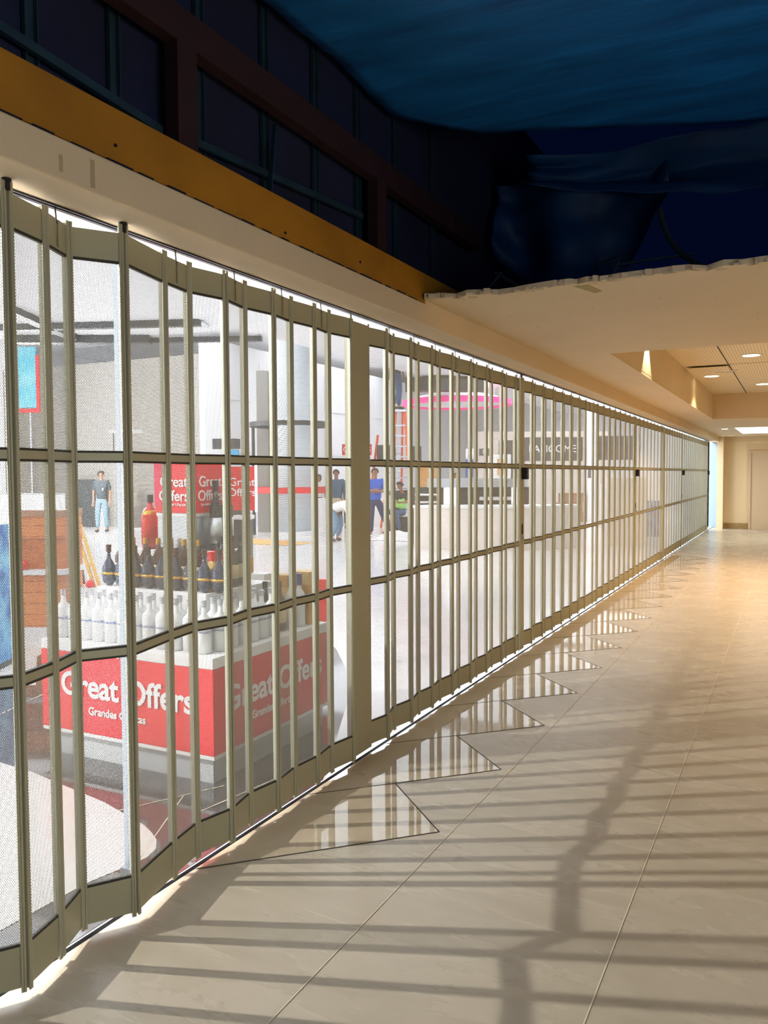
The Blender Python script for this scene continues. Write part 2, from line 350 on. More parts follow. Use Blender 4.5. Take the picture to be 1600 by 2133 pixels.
# torn paper and crumbs along the broken edge
cb = MB(); random.seed(11)
for (x, y) in edge[:-1]:
    for q in range(3):
        xx = x+random.uniform(0, .08); s_ = random.uniform(.008, .03)
        cb.prism([(xx, y-random.uniform(0, .03)), (xx+s_*2, y-random.uniform(-.01, .02)), (xx+s_, y+.03)], CZ-random.uniform(0, .008), CZ+random.uniform(.004, .03))
tag(cb.build('plaster_crumbs', M['cream']), 'torn cream plasterboard crumbs along the broken ceiling edge', 'rubble', kind='stuff')
st = MB()
for y_, z0, z1, w_ in ((1.87, 2.49, 2.575, .018), (1.75, 2.50, 2.55, .014)):
    st.prism([(-1.9548, y_), (-1.9542, y_), (-1.9542, y_+w_), (-1.9548, y_+w_)], z0, z1)
struct(st.build('trim_13', mat('drip_stain', lin(186, 168, 134), .8)))
tag(MB().prism([(-1.10, 4.47), (-1.02, 4.47), (-.985, 4.66), (-1.03, 4.70)], CZ-.002, CZ-.0002).build('masking_tape', mat('olive_tape', lin(168, 152, 96), .7)), 'short strip of olive masking tape on the cream ceiling by the broken edge', 'tape')
nb = MB(); random.seed(5)
for k in range(26):
    x_ = random.uniform(-1.7, 1.0); y_ = random.uniform(4.7, 6.6); nb.lathe([(.004, -.001), (.003, .0)], 6, (x_, y_, CZ-.0005))
struct(nb.build('trim_14', M['tile_joint']))
for y_, z_ in ((1.98, 2.655), (2.95, 2.63), (3.62, 2.66)):
    tag(MB().tube((-1.961, y_, z_), (-1.955, y_, z_), .006, 8).build('bolt_head', M['black']), 'small dark bolt head on the face of the yellow beam', 'bolt', 'bolt heads on the yellow beam')
# thin shadow joint in tray ceiling
jm = MB(); jm.box(-0.86, -0.845, TY0, TY1, TZ-0.002, TZ+.001); jm.box(TX, 4, 12.2, 12.215, TZ-0.002, TZ+.001); jm.box(-.15, -.135, TY0, TY1, TZ-0.002, TZ+.001)
struct(jm.build('trim_9', M['tile_joint']))
# right wall, end wall, back
struct(MB().box(4, 4.1, -6, 25.4, 0, 2.64).build('wall_right', M['cream_wall']))
struct(MB().box(-1.86, 4, 25.25, 25.4, 0, 2.64).build('wall_end', M['cream_wall']))
struct(MB().box(-3.0, -1.86, 25.9, 26.0, 0, 2.64).build('wall_end', M['paleblue']))
struct(MB().box(-2.0, -1.84, 24.9, 25.4, 0, 2.64).build('trim_10', M['cream_wall']))
struct(MB().box(-1.82, -1.2, 25.21, 25.25, 0, 0.16).build('baseboard_end', M['skirting']))
dr = struct(MB().box(-1.14, 0.6, 25.2, 25.25, 0, 2.15).build('door_1', M['door'], bevel=0.004))
struct(MB().box(-1.19, -1.14, 25.17, 25.25, 0, 2.2).box(-1.14, 0.6, 25.17, 25.25, 2.15, 2.2).build('trim_11', M['door']))
struct(MB().box(-6, 4.1, -6.1, -6, 0, 4.6).build('wall_back', M['cream_wall']))
# void above: dark slab, back and side
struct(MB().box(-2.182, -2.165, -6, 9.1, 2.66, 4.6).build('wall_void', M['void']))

# ------------------------------------------------------------------ setting: hall shell
HZ = 4.5
struct(MB().prism([(-2.2, -8), (-2.2, 40), (-9.95, 40), (-9.95, 13.2), (-12.0, 13.1), (-14.6, 11.8), (-24, 11.8), (-24, -8)], HZ, HZ+0.15).build('ceiling', M['hall_ceil']))
struct(MB().box(-24, -9.95, 11.8, 40, 6.0, 6.1).build('ceiling', M['hall_ceil']))
struct(MB().box(-9.96, -9.93, 13.2, 40, HZ+.15, 6.0).build('wall_void', M['hall_white']))
struct(MB().box(-2.20, -2.185, -8, 25.9, 2.475, HZ).build('wall_gate', M['hall_white']))
struct(MB().box(-2.43, -2.1, -8, -0.2, 0, 2.475).build('wall_gate', M['cream_wall']))
struct(MB().box(-24.1, -24, -8, 40, 0, 6.1).build('wall_left', M['hall_white']))
struct(MB().box(-24, -2.3, -8.1, -8, 0, HZ).build('wall_back', M['hall_white']))
struct(MB().box(-24, 4, 40, 40.1, 0, 6.1).build('wall_end', M['hall_white']))
struct(MB().box(-24, -15.6, 18.9, 19.1, 0, 5.15).build('wall_left', M['greywall']))
struct(MB().box(-15.6, -15.4, 18.9, 40, 0, 5.6).build('wall_left', M['hall_white']))
struct(MB().box(-2.43, -2.3, 25.9, 40, 0, HZ).build('wall_gate', M['hall_white']))
# raised panels on that white wall
pm = MB()
for j in range(6):
    for z0 in (0.4, 2.3, 3.9):
        pm.box(-15.4, -15.36, 19.6+j*2.0, 21.2+j*2.0, z0, z0+1.3)
struct(pm.build('trim_12', M['hall_white'], bevel=0.01))
# dark ceiling edge beams
def beamset(pts, name, label):
    b = MB()
    for a, c, w_, h in pts: b.bar(a, c, w_, h)
    return tag(b.build(name, M['dark']), label, 'beam')
beamset([((-14.4, 11.7, 4.42), (-12.0, 13.0, 4.42), .25, .16)], 'ceiling_beam', 'dark steel beam at the ceiling edge over the grey wall, the far one')
beamset([((-12.0, 9.6, 4.44), (-13.3, 12.2, 4.44), .2, .12)], 'ceiling_beam', 'dark steel beam crossing the hall ceiling towards the grey wall')
beamset([((-14.0, 10.6, 4.44), (-9.95, 12.1, 4.44), .16, .12)], 'ceiling_beam', 'long thin dark strip beam under the white hall ceiling')
beamset([((-12.1, 13.1, 4.42), (-9.9, 14.0, 4.42), .16, .1)], 'ceiling_beam', 'thin dark strip beam over the round column')
tag(MB().box(-.28, .28, -.28, .28, 0, .03, Matrix.Translation((-10.3, 12.3, 4.46)) @ Matrix.Rotation(HR, 4, 'Z')).build('air_vent', M['steelbase']), 'square grey air vent in the white hall ceiling', 'vent')

# ------------------------------------------------------------------ the folding gate
pre = [(-2.19, 1.52), (-2.10, 1.36), (-2.19, 1.19), (-2.10, 1.02), (-2.19, .85), (-2.10, .68), (-2.19, .51), (-2.10, .34), (-2.19, .17), (-2.10, 0.0)][::-1]
S1 = pre + [(-2.085, 1.671), (-2.13, 1.84), (-2.195, 1.99), (-2.091, 2.143), (-2.155, 2.411), (-2.185, 2.585), (-2.143, 2.768), (-2.178, 2.943), (-2.150, 3.128), (-2.172, 3.302), (-2.155, 3.489), (-2.176, 3.661), (-2.143, 3.85)]
S2 = [(-2.186, 4.105), (-2.152, 4.288), (-2.195, 4.452), (-2.161, 4.64), (-2.192, 4.812), (-2.170, 4.99), (-2.194, 5.169), (-2.170, 5.352), (-2.195, 5.53), (-2.172, 5.72), (-2.196, 5.895), (-2.174, 6.075), (-2.198, 6.258), (-2.175, 6.45), (-2.198, 6.62), (-2.176, 6.815), (-2.185, 6.95)]
def zig(a, b, n):
    return [(-2.197 if i % 2 == 0 else -2.165, a+(b-a)*i/n) for i in range(n+1)]
S3a = zig(7.10, 9.44, 13); S3 = S3a[:-1]+[(-2.175, 9.44), (-2.175, 9.84)]+zig(9.84, 12.72, 16)[1:]
S4 = zig(12.84, 15.44, 14)
S5 = zig(15.86, 18.40, 14)
S6 = zig(18.52, 24.0, 30)
ZB, ZT = 0.034, 2.440
def gate_section(name, pts, label, rods, capped=()):
    ox, oy = pts[0][0], pts[0][1]
    root = thing(name, label, 'folding gate', (ox, oy, 0), 0, None)
    for i in range(len(pts)-1):
        a = Vector(pts[i]); b = Vector(pts[i+1]); d = (b-a).normalized(); L = (b-a).length
        mid = (a+b)/2; ang = math.atan2(d.y, d.x)
        T = Matrix.Translation((mid.x-ox, mid.y-oy, 0)) @ Matrix.Rotation(ang, 4, 'Z')
        mb = MB(); h = L/2-.001
        for s in (-1, 1):
            tz = 2.468 if (i if s < 0 else i+1) in capped else ZT+.012
            for off in (.0046, .0122):
                x = s*(h-off); mb.tube((x, -.0065, ZB-.012), (x, -.0065, tz), .0046, 8)
            x0, x1 = sorted((s*h, s*(h-.0165))); mb.box(x0, x1, -.007, .011, ZB-.006, tz-.008)
        pn = mb.build('panel', M['anod'], root); pn.location = (mid.x-ox, mid.y-oy, 0); pn.rotation_euler = (0, 0, ang)
        x = h-.0165
        def banded(nm, y0_, y1_, zs, mats):
            m_ = MB(); n0 = 0
            for z in zs: m_.v += [(-x, y0_, z), (x, y0_, z), (x, y1_, z), (-x, y1_, z)]
            for q in range(len(zs)-1):
                for r_ in range(4): m_.f.append((4*q+r_, 4*q+(r_+1) % 4, 4*q+4+(r_+1) % 4, 4*q+4+r_))
            m_.f.append((3, 2, 1, 0)); e_ = 4*(len(zs)-1); m_.f.append((e_, e_+1, e_+2, e_+3))
            o_ = m_.build(nm, M['anod_plate'], pn); o_.data.materials.append(M['rail_edge'])
            for p_ in o_.data.polygons:
                c_ = p_.center.z
                for q in range(len(zs)-1):
                    if zs[q]-1e-6 <= c_ <= zs[q+1]+1e-6 and mats[q] and (abs(p_.normal.z) > .5 or zs[q] < c_ < zs[q+1]): p_.material_index = 1
        banded('top_plate', -.005, .006, (2.330, 2.339, ZT-.004), (1, 0))
        banded('bottom_plate', -.005, .006, (ZB+.002, .165, .174), (0, 1))
        for z0, z1 in ((.970, .996), (1.653, 1.679)):
            banded('rail', -.007, .008, (z0-.008, z0, z1, z1+.008), (1, 0, 1))
        for z0, z1 in ((.174, .962), (1.004, 1.645), (1.687, 2.330)):
            MB().box(-x, x, -.0005, .0005, z0, z1).build('perforated_sheet', M['perf'], pn)
        if rods(i):
            MB().tube((0, -.011 if d.y > 0 else .011, 2.345), (0, -.011 if d.y > 0 else .011, ZT-.01), .004, 6).build('hanger_strip', M['anod'], pn)
            MB().tube((0, -.004, ZT-.02), (0, 0, 2.474), .0032, 6).build('hanger_rod', M['rod'], pn)
    for i in capped:
        a = pts[i]; MB().tube((a[0]-ox, a[1]-oy, ZT), (a[0]-ox, a[1]-oy, 2.466), .012, 10).tube((a[0]-ox, a[1]-oy, 2.466), (a[0]-ox, a[1]-oy, 2.474), .015, 10).build('hinge_cap', M['black'], root)
    return root
nP = len(pre)
def lead(root, x, y, ox, oy, lock=True, boxz=1.55):
    m = MB()
    m.box(x-ox-.014, x-ox+.012, y-oy-.055, y-oy-.004, ZB-.01, ZT+.012).box(x-ox-.014, x-ox+.012, y-oy+.004, y-oy+.055, ZB-.01, ZT+.012)
    m.build('lead_post', M['anod'], root, bevel=.004)
    MB().box(x-ox-.012, x-ox+.006, y-oy-.004, y-oy+.004, ZB, ZT).build('seal_strip', M['rail_edge'], root)
    if lock:
        MB().box(x-ox+.012, x-ox+.062, y-oy-.02, y-oy+.035, boxz, boxz+.105).build('lock_box', M['black'], root, bevel=.003)
        k = MB().box(x-ox+.012, x-ox+.018, y-oy-.014, y-oy+.010, 1.06, 1.15).build('keyhole_plate', M['black'], root, bevel=.003)
        r = MB(); c = (x-ox+.02, y-oy, 1.03)
        for t in range(12):
            a0, a1 = 2*PI*t/12, 2*PI*(t+1)/12
            r.tube((c[0]+.002, c[1]+.017*math.cos(a0), c[2]+.017*math.sin(a0)), (c[0]+.002, c[1]+.017*math.cos(a1), c[2]+.017*math.sin(a1)), .0028, 6)
        r.build('pull_ring', M['alu'], root)
g1 = gate_section('folding_gate', S1, 'nearest run of the mesh folding gate, in front of the red podium', lambda i: (i == nP+1) or (i >= nP+4 and (i-nP) % 2 == 0), capped=(nP, nP+3))
g2 = gate_section('folding_gate', S2, 'second run of the folding gate, from the wide jamb to the first lock box', lambda i: i % 2 == 1)
lead(g2, -2.185, 7.02, *S2[0])
MB().tube((-2.185-S2[0][0], 7.02-S2[0][1], 2.44), (-2.185-S2[0][0], 7.02-S2[0][1], 2.474), .012, 8).build('hinge_cap', M['black'], g2)
g3 = gate_section('folding_gate', S3, 'third run of the folding gate, with one extra wide panel', lambda i: i % 2 == 1)
lead(g3, -2.185, 12.78, *S3[0])
g4 = gate_section('folding_gate', S4, 'fourth run of the mesh folding gate, from the second lock box to the far jamb', lambda i: i % 2 == 1)
g5 = gate_section('folding_gate', S5, 'fifth run of the mesh folding gate, between the far jamb and the third lock box', lambda i: i % 2 == 1)
lead(g5, -2.185, 18.46, *S5[0])
g6 = gate_section('folding_gate', S6, 'farthest run of the mesh folding gate, ending at the pale blue board', lambda i: i % 2 == 1)
lead(g6, -2.185, 24.06, *S6[0])
def jamb(y0, y1, label):
    t = thing('gate_jamb', label, 'gate post', (-2.175, (y0+y1)/2, 0)); h = (y1-y0)/2
    MB().box(-.016, .004, -h+.03, h, ZB-.01, ZT+.0).build('cover_plate', M['anod_plate'], t, bevel=.002)
    MB().box(-.012, .030, -h-.012, -h+.012, ZB-.006, ZT).build('gap_filler', M['anod_plate'], t)  # filler added to stop light leaking between the panels and the jamb
    m = MB()
    for y in (-h+.004, -h+.017, -h+.030): m.tube((.004, y, ZB-.015), (.004, y, ZT+.012), .0065, 8)
    m.build('post_rib', M['anod'], t)
    MB().tube((0, -h+.04, ZT), (0, -h+.04, 2.474), .004, 6).build('hanger_rod', M['rod'], t)
jamb(3.868, 4.102, 'wide flat champagne jamb plate standing between the nearest two gate runs')
jamb(15.44, 15.86, 'wide flat jamb plate far down the gate, beyond the second lock box')
tk = thing('ceiling_track', 'long dark gate track fixed under the cream bulkhead', 'track', (GX, 0, 2.47))
MB().box(-.012, .004, -.2, 24.1, -.002, .006).build('channel', M['track'], tk)
MB().box(.012, .020, -.2, 24.1, -.001, .006).build('channel_lip', M['track'], tk)

# blue pole just inside the gate
pl = thing('glass_fin', 'tall pale blue glass fin with a bright edge just behind the gate', 'pole', (-2.36, 2.385, 0))
MB().box(-.020, .000, -.006, .006, 0, 2.6).build('glass_edge', mat('blue_glass_edge', lin(190, 212, 236), 0.15, 0.2), pl)
MB().box(.004, .014, -.008, .008, 0, 2.6).build('aluminium_edge', mat('bright_aluminium', lin(225, 235, 248), 0.25, 0.4), pl)
MB().box(-.035, .022, -.015, .015, 0, .03).build('floor_shoe', M['alu'], pl)

# ------------------------------------------------------------------ void above: studs, beams, tarpaulins
def stud_at(y, label, x=-2.163, m='stud', w_=.05, top=4.55):
    t = MB().box(x, x+.02, y, y+.004, 2.78, top).box(x, x+.003, y, y+w_, 2.78, top).box(x, x+.02, y+w_-.004, y+w_, 2.78, top).build('metal_stud', M[m])
    tag(t, label, 'stud', 'metal studs standing behind the yellow beam')
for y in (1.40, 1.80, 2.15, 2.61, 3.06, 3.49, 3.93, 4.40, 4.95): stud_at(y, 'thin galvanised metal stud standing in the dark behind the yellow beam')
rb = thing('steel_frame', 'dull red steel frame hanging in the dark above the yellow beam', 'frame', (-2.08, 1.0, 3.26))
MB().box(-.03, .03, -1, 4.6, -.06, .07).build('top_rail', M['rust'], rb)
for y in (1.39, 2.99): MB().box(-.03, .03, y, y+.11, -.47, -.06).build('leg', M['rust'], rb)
MB().bar((-.045, 1.5, -.36), (-.045, 2.95, -.26), .02, .03).build('brace', M['stud'], rb)
MB().bar((-.045, .3, -.30), (-.045, 1.38, -.38), .02, .03).build('brace', M['stud'], rb)
tag(MB().bar((-2.09, 3.02, 2.79), (-2.12, 3.12, 3.18), .022, .008).build('loose_strip', M['stud']), 'bright bent metal strip leaning behind the yellow beam', 'metal strip')
tag(MB().bar((-1.90, 5.05, 2.67), (-1.72, 5.1, 2.90), .03, .012).build('loose_strip', M['stud']), 'short metal channel poking up behind the broken edge, beside the yellow beam', 'metal strip')
tag(MB().bar((-1.62, 4.7, 2.80), (-1.42, 4.62, 2.67), .035, .012).build('loose_strip', M['stud']), 'short metal channel lying down on the broken ceiling edge', 'metal strip')
def pipe(name, pts, r, m, label, cat):
    cu = bpy.data.curves.new(name, 'CURVE'); cu.dimensions = '3D'; cu.bevel_depth = r; cu.bevel_resolution = 3
    s = cu.splines.new('NURBS'); s.points.add(len(pts)-1)
    for i, p in enumerate(pts): s.points[i].co = (*p, 1)
    s.use_endpoint_u = True; s.order_u = 4
    t = bpy.data.objects.new(name, cu); C.objects.link(t); me = bpy.data.meshes.new_from_object(t.evaluated_get(bpy.context.evaluated_depsgraph_get())); bpy.data.objects.remove(t)
    me.materials.clear(); me.materials.append(m); o = bpy.data.objects.new(name, me); C.objects.link(o)
    for p in me.polygons: p.use_smooth = True
    return tag(o, label, cat) if label else o
pipe('flexible_conduit', [(-.86, 5.9, 3.40), (-.82, 5.8, 3.22), (-.70, 5.6, 3.0), (-.48, 5.35, 2.82), (-.30, 5.2, 2.72), (-.1, 5.0, 2.66)], .018, M['duct'], 'fat greenish flexible conduit hanging into the dark gap', 'conduit')
pipe('thin_cable', [(-1.25, 5.6, 3.0), (-1.05, 5.5, 3.02), (-.98, 5.2, 2.95), (-.98, 4.9, 2.75), (-.96, 4.75, 2.66)], .006, M['duct'], 'thin cable bending down to the broken ceiling edge', 'cable')
tag(MB().bar((-1.1, 5.5, 2.96), (-.6, 5.6, 3.0), .02, .015).build('ceiling_hanger_bar', M['stud']), 'short thin metal bar crossing behind the fat conduit', 'metal strip')
def tarp(name, nx, ny, fn, m, label):
    mb = MB()
    for j in range(ny+1):
        for i in range(nx+1): mb.v.append(fn(i/nx, j/ny))
    for j in range(ny):
        for i in range(nx): a = j*(nx+1)+i; mb.f.append((a, a+1, a+nx+2, a+nx+1))
    o = mb.build(name, m, smooth=True, fix=False)
    s = o.modifiers.new('thick', 'SOLIDIFY'); s.thickness = .003
    return tag(o, label, 'tarpaulin')
def t1(u, v):
    x = -2.10+6*u
    kn = [(-2.2, 4.1), (-2.06, 4.35), (-1.7, 4.72), (-.17, 5.2), (4.0, 5.45)]
    for (xa, ya), (xb, yb) in zip(kn, kn[1:]):
        if x <= xb+1e-6: ye = ya+(yb-ya)*max(0, x-xa)/(xb-xa); break
    y = -1.5+(ye+1.5)*v
    z = 3.70-0.10*math.sin(PI*v)+.04*math.sin(4*u+3*v)+.03*noise.noise(Vector((x*1.2, y*2.6, 0)))+.014*noise.noise(Vector((x*3, y*9, 3)))
    z -= .06*max(0, v-.9)/.1
    return (x, y, z)
tarp('tarpaulin', 90, 90, t1, M['tarp'], 'large blue tarpaulin stretched under the open ceiling')
def t2(u, v):
    x = -1.75+4.6*u; sag = .50*math.sin(PI*min(1, .12+u*.8))*v
    y = 5.75+.10*math.sin(7*u)+.1*noise.noise(Vector((x*2, v*3, 5)))+.35*v*(1-v)
    return (x, y, 3.86-sag-.02*math.sin(9*u+2*v)+.03*noise.noise(Vector((x*3, v*5, 1))))
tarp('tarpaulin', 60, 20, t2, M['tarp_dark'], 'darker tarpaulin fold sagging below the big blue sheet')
def t3(u, v):
    x = -2.08+1.28*u; sag = (.25+.65*math.sin(PI*(.15+.8*u)))*v
    y = 6.0+.12*math.sin(11*u)+.12*noise.noise(Vector((x*3, v*3, 9)))
    return (x, y, 3.8-sag)
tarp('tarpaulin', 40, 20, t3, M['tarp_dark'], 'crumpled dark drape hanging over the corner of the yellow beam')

# ------------------------------------------------------------------ tray downlights and fittings
dl = thing('downlight', 'round warm recessed downlight, nearest in the slotted ceiling tray', 'ceiling light', (-.53, 11.37, TZ))
MB().lathe([(.10, 0), (.125, -.002), (.125, -.008), (.10, -.010)], 28).build('trim_ring', M['white'], dl)
MB().lathe([(.001, -.012), (.10, -.0115)], 28).build('lamp', M['downglow'], dl)
spots = [(-1.18, 13.51, 'round warm downlight beside the dropped ceiling tile'), (-.52, 15.14, 'round warm downlight farthest down the tray, at the picture edge'),
         (.8, 9.2, None), (.8, 12.8, None)]
for x, y, l in spots:
    if l: dup(dl, (x, y, TZ), 0, l)
for x, y in ((-.53, 11.37), (-1.0, 13.51), (-.52, 15.14), (.4, 9.3), (.9, 12.6)):
    light('downlight_beam', 'SPOT', (x, y, TZ-.03), 360, WARM, spot_size=R(118), spot_blend=.7, shadow_soft_size=.08)
for y in (9.02, 12.48):
    d2 = thing('wall_spot', 'small recessed spot washing the tray side wall, '+('nearer' if y < 10 else 'farther')+' of two', 'ceiling light', (TX+.10, y, TZ))
    MB().lathe([(.03, 0), (.045, -.002), (.045, -.006), (.03, -.008)], 20).build('trim_ring', M['white'], d2)
    MB().lathe([(.001, -.004), (.029, -.004)], 20).build('lamp', M['downglow'], d2)
    light('wall_spot_beam', 'SPOT', (TX+.07, y, TZ-.02), 90, (1, .86, .6), rot=(0, R(4), 0), spot_size=R(78), spot_blend=.12, shadow_soft_size=.01)
ft = thing('air_diffuser', 'small white slot diffuser beside a dropped slotted tile', 'vent', (-.94, 12.94, TZ))
MB().box(-.17, .17, -.05, .05, -.02, -.001).build('frame', M['white'], ft, bevel=.004)
MB().box(-.15, .15, -.008, .008, -.023, -.02).build('slot', M['black'], ft)
tl = MB().box(-.40, .12, -.24, .24, 0, .006, Matrix.Translation((-.98, 12.45, TZ-.035)) @ Matrix.Rotation(R(-2.0), 4, 'X')).build('ceiling_tile', M['slotted'])
tag(tl, 'slotted metal ceiling tile hanging loose and slightly tilted', 'ceiling tile')
tr = thing('light_trough', 'long bright white ceiling light near the end wall', 'ceiling light', (.2, 21.6, CZ))
MB().box(-1.45, 1.8, -1.5, 1.5, -.012, -.004).build('diffuser', M['glow'], tr)
MB().box(-1.5, 1.85, -1.55, 1.55, -.006, 0).build('frame', M['white'], tr)
s = thing('ceiling_spot', 'small round lit spot left of the bright ceiling light', 'ceiling light', (-1.5, 20.6, CZ))
MB().lathe([(.001, -.01), (.06, -.01), (.075, 0)], 16).build('lamp', M['glow'], s)

# ------------------------------------------------------------------ the promotion podium
PX0, PX1, PY0, PY1 = -3.89, -2.64, 3.27, 4.42
pd = thing('promotion_podium', 'square red promotion podium with white top standing behind the gate', 'display stand', ((PX0+PX1)/2, (PY0+PY1)/2, 0))
cx, cy = (PX0+PX1)/2, (PY0+PY1)/2; hx, hy = (PX1-PX0)/2, (PY1-PY0)/2
MB().box(-hx+.03, hx-.03, -hy+.03, hy-.03, 0, .135).build('plinth', M['steelbase'], pd)
MB().box(-hx+.002, hx-.002, -hy+.002, hy-.002, .135, .155).build('white_edge', M['white'], pd)
MB().box(-hx, hx, -hy, hy, .155, .605).build('red_body', M['red'], pd, bevel=.004)
MB().box(-hx+.0, hx-.0, -hy+.0, hy-.0, .606, .665).build('white_top', M['white'], pd, bevel=.004)
MB().box(-hx+.18, hx-.25, -hy+.26, hy-.26, .665, .945).build('tier', M['white'], pd, bevel=.004)
MB().box(-hx+.20, hx-.36, -hy+.50, hy-.38, .945, 1.15).build('tier', M['white'], pd, bevel=.004)
text('lettering', 'Great Offers', .185, M['letter'], pd, (.02, -hy-.004, .42), (PI/2, 0, 0), .002, .004)
text('lettering', 'Grandes Ofertas', .062, M['letter'], pd, (-.04, -hy-.004, .285), (PI/2, 0, 0), .002, .001)
text('lettering', 'Great Offers', .185, M['letter'], pd, (hx+.004, .0, .42), (PI/2, 0, PI/2), .002, .004)
text('lettering', 'Grandes Ofertas', .062, M['letter'], pd, (hx+.004, -.04, .285), (PI/2, 0, PI/2), .002, .001)
MB().box(-.17, -.02, -hy-.003, -hy+.1, .604, .61).build('price_card', M['letter'], pd)
cl = thing('promotion_column', 'square grey column with red offer panels rising from the podium', 'sign column', (-3.25, 3.84, 1.02))
MB().box(-.14, .14, -.13, .13, .132, .34).build('shaft', M['alu'], cl)
MB().box(-.15, .15, -.14, .14, .36, .67).build('panel', M['red'], cl, bevel=.003)
MB().box(-.152, -.02, -.143, -.138, .40, .67).build('magenta_panel', M['magenta'], cl)
MB().box(-.145, .145, -.135, .135, .34, .36).build('white_trim', M['white'], cl)
text('lettering', 'Great\nOffers', .088, M['letter'], cl, (.0, -.146, .50), (PI/2, 0, 0), .0015, .001)
text('lettering', 'Great\nOffers', .088, M['letter'], cl, (.152, .0, .50), (PI/2, 0, PI/2), .0015, .001)
text('lettering', 'Grandes Ofertas', .026, M['letter'], cl, (.152, .0, .41), (PI/2, 0, PI/2), .0015, 0)
text('lettering', 'Grandes Ofertas', .026, M['letter'], cl, (.0, -.146, .41), (PI/2, 0, 0), .0015, 0)
# bottles
def bottle(name, label, grp, prof, body, capm, cap, lab=None, labm=None, words=None, sx=1, sy=1, n=14):
    t = thing(name, label, 'bottle', (0, 0, -50), 0, grp)
    MB().lathe(prof, n, sx=sx, sy=sy).build('body', body, t, smooth=True)
    MB().lathe(cap, n).build('cap', capm, t, smooth=False)
    if lab:
        MB().lathe(lab, n, sx=sx, sy=sy).build('label', labm, t, smooth=True)
    if words:
        text('print', words[0], words[1], M['bluelabel'], t, (0, -words[2], words[3]), (PI/2, 0, 0), .0008)
        text('print', words[0], words[1], M['bluelabel'], t, (words[2], 0, words[3]), (PI/2, 0, PI/2), .0008)
    return t
vod = bottle('frosted_bottle', 'frosted white bottle with silver cap in the front row of the podium', 'frosted bottles along the podium edge',
    [(.001, 0), (.039, .002), (.040, .17), (.034, .185), (.015, .205), (.013, .25)], M['frost'], M['silver'], [(.0155, .245), (.0155, .275)], words=('GREY GOOSE', .0135, .0405, .115))
rdb = bottle('round_bottle', 'round dark bottle with gold chain netting and brown neck on the middle tier', 'round dark bottles on the middle tier',
    [(.001, 0), (.03, .004), (.052, .03), (.062, .075), (.055, .12), (.022, .16), (.014, .18), (.013, .225)], M['ink'], M['amber'], [(.016, .20), (.017, .245)], [(.0625, .068), (.0632, .075), (.0625, .082)], M['gold'], sx=.80, sy=.6)
amb = bottle('amber_bottle', 'tall dark amber bottle with cream label on the middle tier', 'amber bottles on the middle tier',
    [(.001, 0), (.038, .002), (.038, .17), (.015, .215), (.013, .26)], M['amber'], M['gold'], [(.0145, .25), (.0145, .285)], [(.0385, .05), (.0385, .13)], M['bottlelabel'])
blk = bottle('black_bottle', 'black bottle with pale label on the gate side of the podium', 'black bottles on the gate side',
    [(.001, 0), (.04, .002), (.041, .18), (.016, .22), (.014, .27)], M['blackglass'], M['black'], [(.016, .265), (.016, .30)], [(.0415, .05), (.0415, .13)], M['bottlelabel'])
blc = bottle('blue_cap_bottle', 'clear bottle with square blue cap near the podium corner', 'blue capped bottles',
    [(.001, 0), (.036, .002), (.036, .2), (.014, .235), (.013, .27)], M['frost'], M['bluecap'], [(.018, .255), (.018, .325)])
rdl = bottle('red_bottle', 'tall red square bottle with black cap on the upper tier', 'tall red bottles on the upper tier',
    [(.001, 0), (.055, .003), (.056, .2), (.04, .235), (.018, .262), (.016, .29)], M['redglass'], M['black'], [(.02, .285), (.02, .33)], [(.0565, .19), (.050, .215), (.042, .236)], M['gold'], n=10)
tbk = bottle('tall_black_bottle', 'tall slim black bottle with silver print on the upper tier', 'tall black bottles on the upper tier',
    [(.001, 0), (.036, .003), (.037, .26), (.017, .31), (.015, .37)], M['blackglass'], M['black'], [(.018, .36), (.018, .42)], [(.0375, .05), (.0375, .20)], M['alu'])
def put(t, pts, labs=None, rz=0, sc_=None):
    first = True
    for i, p in enumerate(pts):
        if first and t.location.z < -40: t.location = p; t.rotation_euler = (0, 0, rz); first = False; o = t
        else: o = dup(t, p, rz)
        if sc_: o.scale = (sc_,)*3
        if labs: o['label'] = labs[i]
zt = .666
put(vod, [(-3.80+.094*i, 3.36, zt) for i in range(12)]+[(-3.76+.094*i, 3.45, zt) for i in range(10)]+[(-2.73, 3.45+.094*i, zt) for i in range(6)]+[(-2.81, 3.49+.094*i, zt) for i in range(5)])
put(rdb, [(-3.66+.103*i, 3.580, .946) for i in range(9)], rz=.0)
put(amb, [(-3.65+.098*i, 3.672, .946) for i in range(7)])
put(blk, [(-2.955, 3.76+.09*i, .946) for i in range(3)]+[(-2.82, 3.99, zt), (-2.76, 4.05, zt)])
put(blc, [(-2.73, 4.13, zt), (-2.73, 4.225, zt)])
put(rdl, [(-3.56+.125*i, 3.83, 1.151) for i in range(2)])
put(tbk, [(-3.045, 3.82, 1.151), (-3.045, 3.93, 1.151)])
def cart(name, label, x, y, z, w_, d_, h, m, lid, grp=None, rz=0):
    t = thing(name, label, 'gift box', (x, y, z), rz, grp)
    MB().box(-w_/2, w_/2, -d_/2, d_/2, 0, h*.75).build('carton', m, t, bevel=.003)
    MB().box(-w_/2-.002, w_/2+.002, -d_/2-.002, d_/2+.002, h*.75, h).build('lid', lid, t, bevel=.003)
    return t
cart('gift_box', 'golden mottled gift box at the gate-side end of the podium', -2.76, 4.34, zt, .13, .12, .33, M['gold'], M['goldbox'])
cart('gift_box', 'second golden box tucked behind the mottled gift box', -2.90, 4.345, zt, .12, .12, .30, M['goldbox'], M['gold'])
cart('gift_box', 'cream and yellow carton standing behind the black bottles', -3.08, 4.33, .666, .10, .10, .30, M['goldbox'], M['white'])
